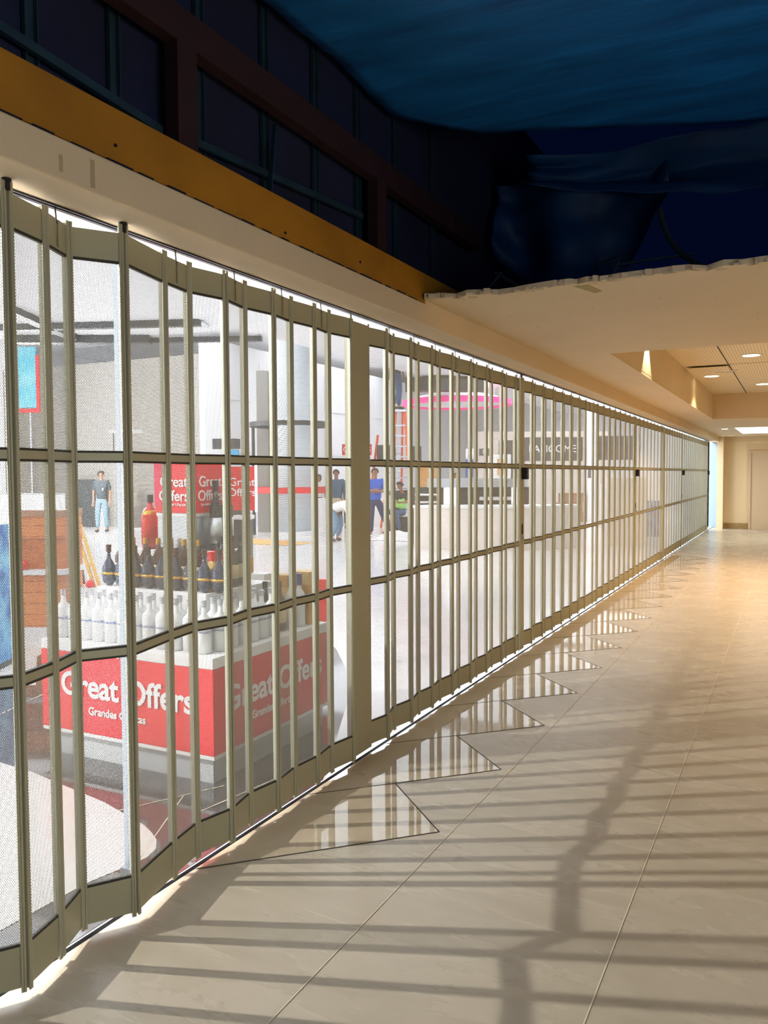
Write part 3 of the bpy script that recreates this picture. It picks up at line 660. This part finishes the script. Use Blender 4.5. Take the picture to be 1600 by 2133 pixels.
cart('gift_box', 'yellow carton with gold lid beside the cream carton, on the upper tier', -3.24, 4.32, .666, .12, .1, .4, M['goldbox'], M['gold'])
cart('gift_box', 'orange carton standing between the tall black bottles and the amber row', -2.922, 3.655, .946, .05, .07, .23, M['goldbox'], M['redglass'])
cg = cart('yellow_pack', 'small yellow pack with gold trim on the left of the upper tier', -3.76, 3.66, .666, .09, .09, .16, M['goldbox'], M['gold'], 'yellow packs on the left tier')
for i in range(3): dup(cg, (-3.78, 3.77+.11*i, .666))
rt = thing('price_stand', 'red bracket-shaped price stand behind the gate-side end of the podium', 'sign', (-3.45, 5.56, 0), HR)
MB().box(-.11, .11, -.02, .02, .64, .76).box(-.02, .11, -.02, .02, .36, .64).build('red_board', M['red'], rt)
MB().box(-.03, .03, -.06, .06, 0, .36).build('foot', M['steelbase'], rt)
s3 = thing('offer_sign', 'red offer sign with a bright white edge on a dark stand', 'sign', (-5.62, 7.56, 0), HR)
MB().box(-.16, .08, -.1, .1, 0, 1.10).build('stand', M['dark'], s3)
MB().box(-.18, .10, -.12, .12, 1.10, 1.14).build('white_shelf', M['white'], s3)
MB().box(-.16, .135, -.06, .06, 1.20, 1.70).build('panel', M['red'], s3, bevel=.004)
MB().box(.135, .145, -.06, .06, 1.18, 1.72).build('lit_edge', M['glow'], s3)
text('lettering', 'Great\nOffers', .125, M['letter'], s3, (-.01, -.063, 1.46), (PI/2, 0, 0), .002, .001)

# ------------------------------------------------------------------ left: wooden cabinet, lit panel, easel, poster, blue case
wc = thing('wooden_cabinet', 'orange wooden two-tier cabinet with white ledge left of the podium', 'cabinet', (-6.80, 5.62, 0), HR)
MB().box(-.5, .34, -.02, .5, 0, .09).build('plinth', M['white'], wc)
MB().box(-.48, .33, 0, .5, .09, .62).build('lower_front', M['woodslat'], wc, bevel=.004)
MB().box(-.52, .36, -.05, .5, .62, .67).build('ledge', M['white'], wc)
MB().box(-.48, .33, .05, .5, .67, .98).build('upper_front', M['woodo'], wc)
MB().box(-.48, .33, .02, .5, .98, 1.20).build('top_front', M['woodslat'], wc)
MB().box(-.5, .34, 0, .5, 1.20, 1.26).build('top', M['brown'], wc)
lp = thing('light_box', 'glowing white box lying along the top of the wooden cabinet', 'light panel', (-6.80, 5.62, 1.262), HR)
MB().box(-.5, .31, .04, .12, 0, .155).build('diffuser', M['glow'], lp)
MB().box(-.5, .31, .03, .13, .155, .165).build('frame', M['white'], lp)
rc = tag(MB().lathe([(.001, 0), (.035, 0), (.04, .05), (.025, .09), (.001, .1)], 14, (-6.85, 5.58, .672)).build('red_tag', M['red'], smooth=True), 'small red tag on the white ledge of the wooden cabinet', 'tag')
es = thing('wooden_easel', 'leaning pale wooden easel left of the bottles', 'easel', (-9.05, 8.55, 0), HR)
for x in (-.30, -.22): MB().bar((x, 0, 1.05), (x+.31, 0, 0), .04, .05).build('leg', M['woodp'], es)
MB().bar((-.30, 0, 1.10), (.0, .05, .55), .03, .03).build('white_rail', M['white'], es)
MB().bar((-.24, .04, .72), (-.25, .3, 0), .04, .04).build('rear_leg', M['amber'], es)
MB().box(-.16, .02, -.02, .02, .30, .34).build('cross_bar', M['woodp'], es)
for dx, nm in ((.02, 'right'), (-.22, 'left')):
    tag(MB().lathe([(.001, 0), (.05, .01), (.06, .06), (.04, .1), (.001, .11)], 12, (-9.05+dx*.89, 8.45+dx*.45, 0)).build('red_ball', M['red'], smooth=True), 'small red ball at the foot of the easel, the '+nm+' one', 'ball')
ps = thing('blue_poster', 'blue poster with a red border high on the far left', 'poster', (-20.45, 17.0, 3.5), HR)
MB().box(-.30, .22, -.03, .03, .15, 1.95).build('picture', M['poster'], ps)
MB().box(-.02, .02, .03, .10, -3.5, .5).build('pole', M['alu'], ps)
MB().box(.22, .31, -.035, .035, .0, 1.7).box(-.30, .22, -.035, .035, 0, .12).build('red_border', M['ribbon'], ps)
bc = thing('blue_display_case', 'tall blue backlit display case at the far left edge', 'display case', (-5.96, 4.27, 0), HR)
MB().box(-.5, .20, 0, .4, .05, 1.2).build('printed_front', M['bluefabric'], bc)
MB().box(-.5, .20, 0, .4, 1.2, 1.36).build('lit_header', M['glow'], bc)
MB().box(-.5, .20, 0, .4, 0, .05).build('base', M['dark'], bc)
hd = thing('hoarding_panel', 'dark tall panel standing against the warm grey wall behind the man in the polo', 'panel', (-19.9, 18.6, 0), 0)
MB().box(-.7, .45, -.03, .03, 0, 1.5).build('board', M['dark'], hd)
MB().box(.45, .75, -.02, .02, 0, 1.45).build('glass_leaf', M['steelbase'], hd)
MB().box(.44, .47, -.04, .04, 0, 1.5).build('edge_post', M['alu'], hd)
wh = thing('hanging_sprinkler', 'thin pale rod with a white cross arm hanging before the grey wall', 'pipe', (-12.0, 12.37, 2.19), HR)
MB().tube((0, 0, .35), (0, 0, 2.3), .035, 8).build('drop_pipe', M['white'], wh)
MB().tube((-.42, 0, .3), (.25, 0, .3), .03, 8).build('cross_arm', M['white'], wh)
MB().lathe([(.001, .27), (.1, .3), (.08, .38), (.02, .45)], 12).build('head', M['white'], wh)
MB().tube((-.33, 0, -2.19), (-.33, 0, -.25), .006, 6).build('floor_line', M['alu'], wh)
MB().tube((-.33, 0, -.25), (-.33, 0, .27), .012, 6).build('thin_hose', M['dark'], wh)
wt = cart('white_carton', 'white stacked carton on the counter behind the yellow packs', -9.3, 9.9, 0, .9, .6, .75, M['white'], M['white'], rz=HR)
wt['category'] = 'box'

# ------------------------------------------------------------------ round column with the ring shelf
kc = thing('round_column', 'thick round pale clad column standing in the hall', 'column', (-12.05, 18.44, 0))
MB().lathe([(.47, 0), (.47, 6.0)], 40).build('cladding', M['cladlines'], kc, smooth=True)
MB().lathe([(.62, 0), (.62, .08), (.5, .1)], 40).build('base_ring', M['white'], kc, smooth=False)
bk = MB().box(-.16, .16, -.16, .16, 0, 4.5, Matrix.Translation((-13.35, 18.9, 0)) @ Matrix.Rotation(HR, 4, 'Z')).build('slim_pillar', M['greywall'])
tag(bk, 'slim square pillar just left of the round column', 'pillar')
rs = thing('ring_gantry', 'dark ring gantry with a red band circling the round column', 'display ring', (-12.12, 18.40, 0))
def ring(r0, r1, z0, z1, n=48, a0=0, a1=2*PI):
    mb = MB()
    for k in range(n+1):
        t = a0+(a1-a0)*k/n
        for r, z in ((r0, z0), (r1, z0), (r1, z1), (r0, z1)): mb.v.append((r*math.cos(t), r*math.sin(t), z))
    for k in range(n):
        for q in range(4): mb.f.append((4*k+q, 4*k+(q+1) % 4, 4*k+4+(q+1) % 4, 4*k+4+q))
    return mb
ring(.95, 1.08, 2.88, 3.0).build('top_ring', M['dark'], rs)
ring(1.0, 1.04, 1.12, 1.28).build('red_band', M['ribbon'], rs)
for a in (HR+PI, HR+PI*1.75, HR+PI*.6): MB().tube((1.0*math.cos(a), 1.0*math.sin(a), 0), (1.0*math.cos(a), 1.0*math.sin(a), 2.9), .045, 8).build('leg', M['dark'], rs)
def board(name, label, cat, loc, w_, z0, z1, m, d_=.06, words=None, size=.2, lm='letter', par_m=None, wx=0):
    t = thing(name, label, cat, loc, HR)
    MB().box(-w_/2, w_/2, -d_/2, d_/2, z0, z1).build('board', M[m], t, bevel=.004)
    if words: text('lettering', words, size, M[lm], t, (wx, -d_/2-.004, (z0+z1)/2), (PI/2, 0, 0), .002, 0)
    return t
b_ = board('counter_sign', 'dark green overhead sign left of the round column', 'sign', (-13.25, 17.1, 0), .72, 2.28, 2.55, 'dark')
MB().box(-.05, .05, -.04, .04, 0, 2.28).build('post', M['dark'], b_); MB().box(.02, .32, -.05, .05, 1.98, 2.26).build('screen', M['poster'], b_)
sh = thing('dark_shelf_unit', 'dark shelf unit with white shelves left of the round column', 'shelf', (-13.0, 17.0, 0), HR)
MB().box(-.05, .36, .1, .4, .3, 1.1).build('carcass', M['dark'], sh)
for z in (.52, .74, .96): MB().box(-.05, .40, -.02, .12, z, z+.04).build('shelf', M['white'], sh)
board('shop_sign', 'red shop sign with white letters between the column and the jamb', 'sign', (-11.35, 20.7, 0), .86, 2.16, 2.48, 'ribbon', words='CLARINS', size=.205)
board('shop_fascia', 'dark green fascia right of the red shop sign', 'sign', (-10.6, 21.1, 0), .55, 1.95, 2.45, 'dark')
board('shop_fascia', 'dark fascia just right of the wide jamb', 'sign', (-9.9, 21.6, 0), .35, 1.9, 2.42, 'dark')
board('white_desk', 'white desk front behind the people left of the jamb', 'desk', (-12.6, 22.6, 0), 2.2, 0, .85, 'white', .6)
board('wooden_shelving', 'pale wooden shelving behind the orange ladder', 'shelf', (-9.95, 22.6, 0), .62, .3, 1.9, 'woodp', .3)

# ------------------------------------------------------------------ orange step ladder
ld = thing('step_ladder', 'tall orange fibreglass step ladder with pale treads', 'ladder', (-10.25, 21.25, 0), HR)
TP = 3.40
for s_ in (-1, 1):
    MB().bar((.03+.13*s_, -.05, TP), (.03+.30*s_, -.75, 0), .07, .035).build('front_rail', M['orange'], ld)
    MB().bar((-.02+.12*s_, .05, TP), (-.25+.30*s_, .85, 0), .06, .035).build('rear_rail', M['orange'], ld)
for k in range(1, 11):
    z = k*.3; f = 1-z/TP; wv = .13+.17*f
    MB().box(.03-wv, .03+wv, -.05-.70*f-.05, -.05-.70*f+.05, z-.02, z+.02).build('tread', M['silver'], ld)
for k in range(1, 6):
    z = k*.55; f = 1-z/TP; wv = .12+.17*f; xc = -.02-.23*f
    MB().bar((xc-wv, .05+.8*f, z), (xc+wv, .05+.8*f, z), .03, .03).build('brace', M['silver'], ld)
MB().box(-.14, .19, -.14, .14, TP, TP+.06).build('top_cap', M['silver'], ld)
MB().bar((-.62, .2, 2.75), (-.98, .5, .02), .07, .05).build('side_rail', M['orange'], ld)

# ------------------------------------------------------------------ pink canopy, counters, signs on the right
cp = thing('round_canopy', 'wide round hanging canopy with a pink rim and white top', 'canopy', (-9.80, 24.6, 3.86))
ring(1.55, 1.76, -.06, .10).build('pink_rim', M['pink'], cp)
MB().lathe([(1.6, .05), (1.3, .22), (.8, .32), (.01, .36)], 48).build('white_top', M['white'], cp, smooth=True)
MB().lathe([(1.6, .0), (.01, .01)], 48).build('soffit', M['hall_white'], cp)
for a in (0.3, 2.4, 4.4): MB().tube((1.2*math.cos(a), 1.2*math.sin(a), .2), (1.2*math.cos(a), 1.2*math.sin(a), 2.1), .015, 6).build('hanger', M['alu'], cp)
bh = thing('dark_bulkhead', 'dark glossy bulkhead hanging from the ceiling over the pink canopy', 'bulkhead', (-9.37, 22.5, 0), HR)
MB().prism([(-1.15, 0), (-.2, -.35), (1.3, .3), (1.3, .45), (-1.15, .2)], 4.06, 4.47).build('dark_face', M['dark'], bh)
ct = thing('curved_counter', 'long curved cream counter in front of the dark shelving', 'counter', (-6.0, 16.5, 0), HR)
def arc(x0, x1, bulge, n, y0_=0):
    return [(x0+(x1-x0)*i/n, y0_-bulge*math.sin(PI*i/n)) for i in range(n+1)]
f = arc(-1.45, 2.1, .55, 24); MB().prism(f+[(2.1, .35), (-1.45, .35)], .0, .88).build('front', M['counter'], ct)
f = arc(-1.48, 2.13, .58, 24); MB().prism(f+[(2.13, .4), (-1.48, .4)], .88, .93).build('top', M['white'], ct)
for x, y_, w_ in ((-.64, .6, .26), (.86, .6, .24)):
    tag(MB().box(x-w_/2, x+w_/2, y_-.1, y_+.1, .93, 1.30, Matrix.Translation((-6.0, 16.5, 0)) @ Matrix.Rotation(HR, 4, 'Z')).build('lit_block', M['glow']), 'glowing white block on the cream counter, '+('left one' if x < 0 else 'right one beside the lock box'), 'light box')
bs = thing('back_shelf', 'dark back shelving with a grey ledge behind the cream counter', 'shelf', (-6.4, 17.4, 0), HR)
MB().box(-1.5, 1.15, .1, .5, 0, 1.30).build('carcass', M['dark'], bs)
MB().box(-1.15, 1.1, -.05, .5, 1.30, 1.50).build('ledge', M['steelbase'], bs)
for z in (.95, 1.12): MB().box(-1.45, -.95, -.1, .1, z, z+.04).build('shelf', M['white'], bs)
MB().box(.02, .95, .0, .1, 1.0, 1.08).build('white_strip', M['white'], bs)
mo = thing('picture_monitor', 'white framed screen showing a pale orange picture', 'screen', (-5.70, 16.95, 1.50), HR)
MB().box(-.19, .19, -.03, .03, .0, .52).build('frame', M['white'], mo, bevel=.01)
MB().box(-.11, .11, -.034, -.03, .07, .42).build('picture', M['woodp'], mo)
board('dark_shop_front', 'dark grey shop front behind the framed screen', 'shop front', (-5.65, 17.35, 0), .5, 1.5, 2.34, 'darkgrey', .1)
board('small_dark_sign', 'small dark sign with a white letter N left of the framed screen', 'sign', (-6.12, 17.0, 0), .24, 2.0, 2.16, 'darkgrey', .06, 'N', .13)
for o in bpy.data.objects:
    if o.get('label', '').startswith('small dark sign with'): MB().box(-.02, .02, -.02, .02, 0, 2.0).build('post', M['alu'], o)
board('blue_shelf_display', 'blue striped shelf display behind the counter', 'display', (-6.45, 17.0, 0), .22, 1.52, 1.92, 'bluelabel', .1)
board('white_lightbox', 'white lightbox over the blue shelf display', 'light box', (-6.45, 17.05, 0), .24, 1.93, 2.16, 'white', .06)
board('shop_sign', 'wide dark grey shop sign with thin white letters beyond the first lock box', 'sign', (-7.35, 27.05, 0), 2.05, 2.02, 2.82, 'darkgrey', .2, 'LANCOME', .34)
for o in bpy.data.objects:
    if o.get('label', '').startswith('wide dark grey shop sign'): MB().box(-.98, -.9, -.04, .04, 0, 2.02).box(.9, .98, -.04, .04, 0, 2.02).build('post', M['alu'], o)
board('shop_sign', 'second dark grey sign right of the white pillar', 'sign', (-5.4, 28.0, 0), 1.3, 2.05, 2.85, 'darkgrey', .2)
board('white_pillar', 'square white pillar beyond the first lock box', 'pillar', (-6.1, 27.4, 0), .34, 0, 4.5, 'white', .34)
nt_ = board('pillar_notice', 'small dark notice on the white pillar', 'notice', (-6.12, 27.2, 0), .1, 1.45, 1.76, 'darkgrey', .02)
for i, (x, z, w_) in enumerate(((-.3, 0, .5), (.22, 0, .5), (-.05, .32, .9), (.1, .64, .8))):
    cart('brown_box', ['brown carton on the floor, left of the stack below the dark sign', 'brown carton on the floor, right of the stack below the dark sign', 'wide brown carton in the middle of the stack', 'wide brown carton topmost of the stack'][i], -6.75+x*.9, 27.0+x*.45, z, w_, .5, .31, M['brown'], M['brown'], rz=HR)
board('cream_partition', 'cream partition wall far behind the orange ladder', 'partition', (-8.6, 30.5, 0), 5.0, 0, 3.2, 'counter', .2)
board('white_display_unit', 'white display unit far down behind the second lock box', 'display', (-4.6, 24.5, 0), 1.1, 0, 1.3, 'white', .5)
board('blue_lit_cabinet', 'blue striped cabinet far down behind the gate, near the floor', 'display', (-3.3, 21.5, 0), .5, 0, .9, 'bluefabric', .4)
board('tan_display_unit', 'tan display unit behind the third run of the gate', 'display', (-3.4, 18.6, 0), .8, .0, 1.5, 'counter', .5)

# ------------------------------------------------------------------ people
def skin(name, pts, edges, rad, m, parent, root=0, lv=1):
    me = bpy.data.meshes.new(name); me.from_pydata(pts, edges, []); me.materials.append(m)
    o = bpy.data.objects.new(name, me); C.objects.link(o); o.parent = parent
    bm = bmesh.new(); bm.from_mesh(me); sl = bm.verts.layers.skin.verify(); bm.verts.ensure_lookup_table()
    for i, v in enumerate(bm.verts):
        r_ = rad[i]; v[sl].radius = r_ if isinstance(r_, tuple) else (r_, r_); v[sl].use_root = (i == root)
    bm.to_mesh(me); bm.free()
    sk = o.modifiers.new('skin', 'SKIN'); sk.use_smooth_shade = True
    if lv: ss = o.modifiers.new('sub', 'SUBSURF'); ss.levels = lv; ss.render_levels = lv
    return o
def person(label, loc, rz, J, top, legs_m, hair='short', vest=None, sleeves='short', shoe='shoe', head_only=False, nohead=False, beltm=None):
    t = thing('person', label, 'person', loc, rz)
    V = {k: Vector(v) for k, v in J.items()}
    P = []; E_ = []; Rr = []; idx = {}
    def add(k, p, r, par=None):
        idx[k] = len(P); P.append(tuple(p)); Rr.append(r)
        if par is not None: E_.append((idx[par], idx[k]))
    hu = (V['head']-V['neck']).normalized()
    add('pel', V['pel'], (.11, .08)); add('sp', V['pel'].lerp(V['chest'], .5), (.10, .075), 'pel'); add('ch', V['chest'], (.115, .075), 'sp'); add('nk', V['neck'], .052, 'ch')
    if not nohead:
        add('hd0', V['head']-hu*.05, .062, 'nk'); add('hd1', V['head']+hu*.03, (.078, .092), 'hd0'); add('hd2', V['head']+hu*.10, (.062, .075), 'hd1')
    for s_ in 'LR':
        add('sh'+s_, V['sh'+s_], .050, 'ch'); add('el'+s_, V['el'+s_], .040, 'sh'+s_); add('wr'+s_, V['wr'+s_], .026, 'el'+s_)
        hd = (V['wr'+s_]-V['el'+s_]).normalized(); side = hd.cross(Vector((0, 1, 0))); side = side.normalized() if side.length > .1 else Vector((1, 0, 0)); bend = Vector((0, -1, 0))*.012
        pm_ = V['wr'+s_]+hd*.07; add('pa'+s_, pm_, (.036, .018), 'wr'+s_)
        for q in range(4):
            o_ = side*(.027*(1.5-q)/1.5); l_ = (.058, .075, .070, .052)[q]
            add(f'f{q}a{s_}', pm_+hd*.03+o_, .009, 'pa'+s_); add(f'f{q}b{s_}', pm_+hd*(.03+l_*.55)+o_+bend, .008, f'f{q}a{s_}'); add(f'f{q}c{s_}', pm_+hd*(.03+l_)+o_+bend*2.4, .006, f'f{q}b{s_}')
        th = V['wr'+s_]+hd*.045+side*.04+bend; add('t1'+s_, th, .011, 'wr'+s_); add('t2'+s_, th+hd*.04+side*.012+bend, .009, 't1'+s_)
        add('hp'+s_, V['hp'+s_], .072, 'pel'); add('kn'+s_, V['kn'+s_], .050, 'hp'+s_); add('an'+s_, V['an'+s_], .032, 'kn'+s_)
        fd = V['ft'+s_]-V['an'+s_]; add('ft'+s_, V['an'+s_]+fd*.8, (.028, .018), 'an'+s_)
    body = skin('body', P, E_, Rr, M['skin'], t)
    # clothes
    if top:
        ax = (V['chest']-V['pel']).normalized()
        pts = [V['pel']-ax*.10, V['pel'].lerp(V['chest'], .5), V['chest'], V['neck'].lerp(V['chest'], .35)]; ed = [(0, 1), (1, 2), (2, 3)]; rd = [(.18, .14), (.17, .135), (.19, .135), (.10, .09)]
        for s_ in 'LR':
            k = len(pts); e = V['el'+s_] if sleeves == 'long' else V['sh'+s_].lerp(V['el'+s_], .85)
            pts += [V['sh'+s_], e]; ed += [(2, k), (k, k+1)]; rd += [.082, .062]
            if sleeves == 'long': pts.append(V['el'+s_].lerp(V['wr'+s_], .95)); ed.append((k+1, k+2)); rd.append(.042)
        skin('shirt', [tuple(p) for p in pts], ed, rd, M[top], t)
    ax = (V['chest']-V['pel']).normalized(); pts = [V['pel']+ax*.12, V['pel']-ax*.03]; ed = [(0, 1)]; rd = [(.160, .122), (.165, .13)]
    for s_ in 'LR':
        k = len(pts); pts += [V['hp'+s_], V['kn'+s_], V['an'+s_].lerp(V['kn'+s_], .06)]; ed += [(1, k), (k, k+1), (k+1, k+2)]; rd += [.108, .078, .062]
        a = V['an'+s_]; fd = (V['ft'+s_]-a); 
        skin('shoe', [tuple(a-Vector((0, 0, .02))), tuple(a+fd*.15-Vector((0, 0, .045))), tuple(a+fd*1.05-Vector((0, 0, .0)))], [(0, 1), (1, 2)], [.050, .050, (.045, .030)], M[shoe], t)
    skin('trousers', [tuple(p) for p in pts], ed, rd, M[legs_m], t)
    if vest:
        skin('vest', [tuple(V['pel']+Vector((0, 0, .05))), tuple(V['pel'].lerp(V['chest'], .5)), tuple(V['chest']+Vector((0, 0, .04)))], [(0, 1), (1, 2)], [(.20, .16), (.195, .158), (.215, .16)], M[vest], t)
    if not nohead:
        h = V['head']; f_ = Vector(J.get('face', (0, -1, 0))).normalized(); sd = f_.cross(hu).normalized()
        MB().lathe([(.001, .012), (.011, .006), (.012, -.006), (.001, -.014)], 8, tuple(h+f_*.098-hu*.0)).build('nose', M['skin'], t, smooth=True)
        for q in (-1, 1):
            MB().lathe([(.001, .006), (.010, 0), (.001, -.006)], 8, tuple(h+f_*.084+sd*.033*q+hu*.03)).build('eye', M['hair'], t, smooth=True)
            MB().lathe([(.001, .03), (.016, .012), (.014, -.014), (.001, -.03)], 8, tuple(h+sd*.082*q+hu*.01), sx=.5).build('ear', M['skin'], t, smooth=True)
        MB().box(-.022, .022, -.004, .004, -.004, .004, Matrix.Translation(h+f_*.080-hu*.05)).build('mouth', M['brown'], t)
        mb = MB(); nu, nv = 20, 12; c = h+hu*.035-f_*.012; keep = {}
        for b_i in range(nv+1):
            for a_i in range(nu):
                ph = PI*b_i/nv; th = 2*PI*a_i/nu; up_ = math.cos(ph); fr = math.sin(ph)*math.cos(th); sd_ = math.sin(ph)*math.sin(th)
                low = -.75 if hair == 'long' else -.35
                keep[(b_i, a_i)] = up_ > .28+.0*fr if fr > .35 else up_ > low-.0
                drop = 1.9 if (hair == 'long' and up_ < 0) else 1.0
                mb.v.append(tuple(c+hu*(up_*.100*drop)+f_*(fr*(.104+.006*math.sin(5*th)))+sd*(sd_*.092)))
        for b_i in range(nv):
            for a_i in range(nu):
                q = [(b_i, a_i), (b_i, (a_i+1) % nu), (b_i+1, (a_i+1) % nu), (b_i+1, a_i)]
                if all(keep[k_] for k_ in q): mb.f.append(tuple(k_[0]*nu+k_[1] for k_ in q))
        ho = mb.build('hair', M['hair'], t, smooth=True, fix=False); sm = ho.modifiers.new('thick', 'SOLIDIFY'); sm.thickness = .012; sm.offset = 0
    return t
def stand(H=1.72, lean=0, arms='down', walk=0.0, tw=0):
    k = H/1.72
    J = dict(pel=(0, 0, .93), chest=(0, -.02-lean*.3, 1.30), neck=(0, -.01-lean*.42, 1.48), head=(0, -.03-lean*.5, 1.60), face=(math.sin(tw), -math.cos(tw), 0),
             shL=(-.17, -lean*.35, 1.41), shR=(.17, -lean*.35, 1.41), elL=(-.235, .02, 1.12), elR=(.235, .02, 1.12), wrL=(-.23, -.05, .88), wrR=(.23, -.05, .88),
             hpL=(-.09, 0, .88), hpR=(.09, 0, .88), knL=(-.10, -.03-walk, .49), knR=(.10, -.03+walk*.3, .49), anL=(-.11, .02-walk*1.2, .085), anR=(.11, .02+walk*1.5, .085))
    if arms == 'hip': J.update(elL=(-.30, .05, 1.13), wrL=(-.17, -.10, 1.0))
    if arms == 'fold': J.update(elL=(-.25, -.08, 1.14), wrL=(-.03, -.26, 1.17), elR=(.25, -.08, 1.14), wrR=(.03, -.25, 1.14))
    for s_ in 'LR': a = J['an'+s_]; J['ft'+s_] = (a[0], a[1]-.19, .035)
    return {q: (tuple(c*k for c in v) if q != 'face' else v) for q, v in J.items()}
FC = HR  # facing the camera roughly
pp = person('person in a charcoal polo and pale jeans standing before the grey wall, looking aside', (-17.75, 17.15, 0), HR, stand(1.74, tw=.9, walk=.06), 'polo', 'paledenim')
MB().box(.07, .11, -.175, -.165, 1.18, 1.25).build('badge', M['white'], pp)
person('person with long dark hair in a pale top, left of the jacket wearer', (-14.0, 22.9, 0), HR+.3, stand(1.60), 'whitecloth', 'greyskirt', hair='long')
person('person in a slate blue jacket and khaki trousers standing upright', (-11.55, 19.85, 0), HR-.1, stand(1.74, tw=-.1), 'jacket', 'khaki', sleeves='long')
person('person in a patterned grey shirt half hidden behind the slate jacket wearer', (-11.95, 21.3, 0), HR, stand(1.70), 'camo', 'greyskirt')
Jb = dict(pel=(-.05, .12, .78), chest=(.22, -.10, .90), neck=(.38, -.16, .86), head=(.48, -.2, .80), face=(.5, -.5, -.7), shL=(.24, -.28, .88), shR=(.28, .06, .92), elL=(.34, -.34, .60), elR=(.42, .0, .62), wrL=(.36, -.36, .36), wrR=(.46, -.1, .38),
          hpL=(-.10, .03, .74), hpR=(.0, .2, .74), knL=(.02, -.10, .45), knR=(.12, .16, .45), anL=(-.12, .0, .085), anR=(.0, .3, .085), ftL=(-.02, -.17, .035), ftR=(.1, .14, .035))
person('person in a white shirt and jeans bending far over to the right', (-9.85, 16.9, 0), HR, Jb, 'whitecloth', 'paledenim', hair='short')
Jl = stand(1.76, lean=.1, arms='fold'); Jl['knR'] = (.22, -.05, .50); Jl['anR'] = (.42, -.02, .085); Jl['ftR'] = (.50, -.18, .035)
person('person in a royal blue shirt and navy trousers with arms folded beside the ladder', (-9.62, 18.5, 0), HR, Jl, 'royal', 'navy', shoe='whiteshoe')
Js = dict(pel=(.12, .15, .60), chest=(.18, .0, .98), neck=(.16, -.05, 1.16), head=(.12, -.10, 1.28), face=(-.7, -.6, -.2), shL=(.0, -.02, 1.10), shR=(.33, .02, 1.08), elL=(-.22, -.15, 1.08), elR=(.30, -.22, .84), wrL=(-.38, -.28, 1.22), wrR=(.12, -.38, .86),
          hpL=(.04, .1, .56), hpR=(.2, .12, .56), knL=(-.28, -.16, .60), knR=(.0, -.26, .56), anL=(-.18, -.12, .085), anR=(.10, -.16, .085), ftL=(-.36, -.18, .035), ftR=(-.06, -.26, .035))
vp = person('person in a green hi-vis vest and jeans crouching at the foot of the ladder', (-9.72, 19.9, 0), HR, Js, 'polo', 'denim', vest='hivis')
tag(MB().box(-.25, .25, -.2, .2, 0, .44, Matrix.Translation((-9.6, 20.1, 0)) @ Matrix.Rotation(HR, 4, 'Z')).build('tool_crate', M['dark'], bevel=.01), 'dark crate under the crouching person in the hi-vis vest', 'crate')
Ju = stand(1.92); Ju['knL'] = (-.02, -.12, .50); 
person('person in blue jeans standing on top of the ladder, upper body above the ceiling edge', (-10.33, 21.22, 3.47), HR+.8, Ju, 'polo', 'denim')
person('person with reddish face showing only the head above the far counter', (-9.6, 24.0, 0), HR, stand(1.62), 'whitecloth', 'greyskirt')
board('far_counter', 'white counter front hiding the lone far head', 'counter', (-8.8, 23.4, 0), 1.8, 0, 1.42, 'white', .3)
# white dust sheets on the hall floor
def heap(name, label, loc, rx, ry, h, m, sd):
    mb = MB(); n = 26
    for j in range(n+1):
        for i in range(n+1):
            x = -1+2*i/n; y = -1+2*j/n; r = math.sqrt(x*x+y*y); e = max(0, 1-r)
            mb.v.append((loc[0]+rx*x, loc[1]+ry*y, loc[2]+.006+h*min(1, e*2)*(.45+.55*abs(noise.noise(Vector((x*3+sd, y*3, sd))))*1.6)*(1 if e > 0 else 0)))
    for j in range(n):
        for i in range(n): a = j*(n+1)+i; mb.f.append((a, a+1, a+n+2, a+n+1))
    o = mb.build(name, m, smooth=True, fix=False); return tag(o, label, 'dust sheet')
heap('dust_sheet', 'crumpled white dust sheet lying below the orange ladder', (-8.75, 18.1, 0), .6, .6, .22, M['whitecloth'], 2)
heap('dust_sheet', 'flat cream cloth on the floor near the bending person', (-11.4, 15.9, 0), 1.3, .5, .07, M['woodp'], 7)
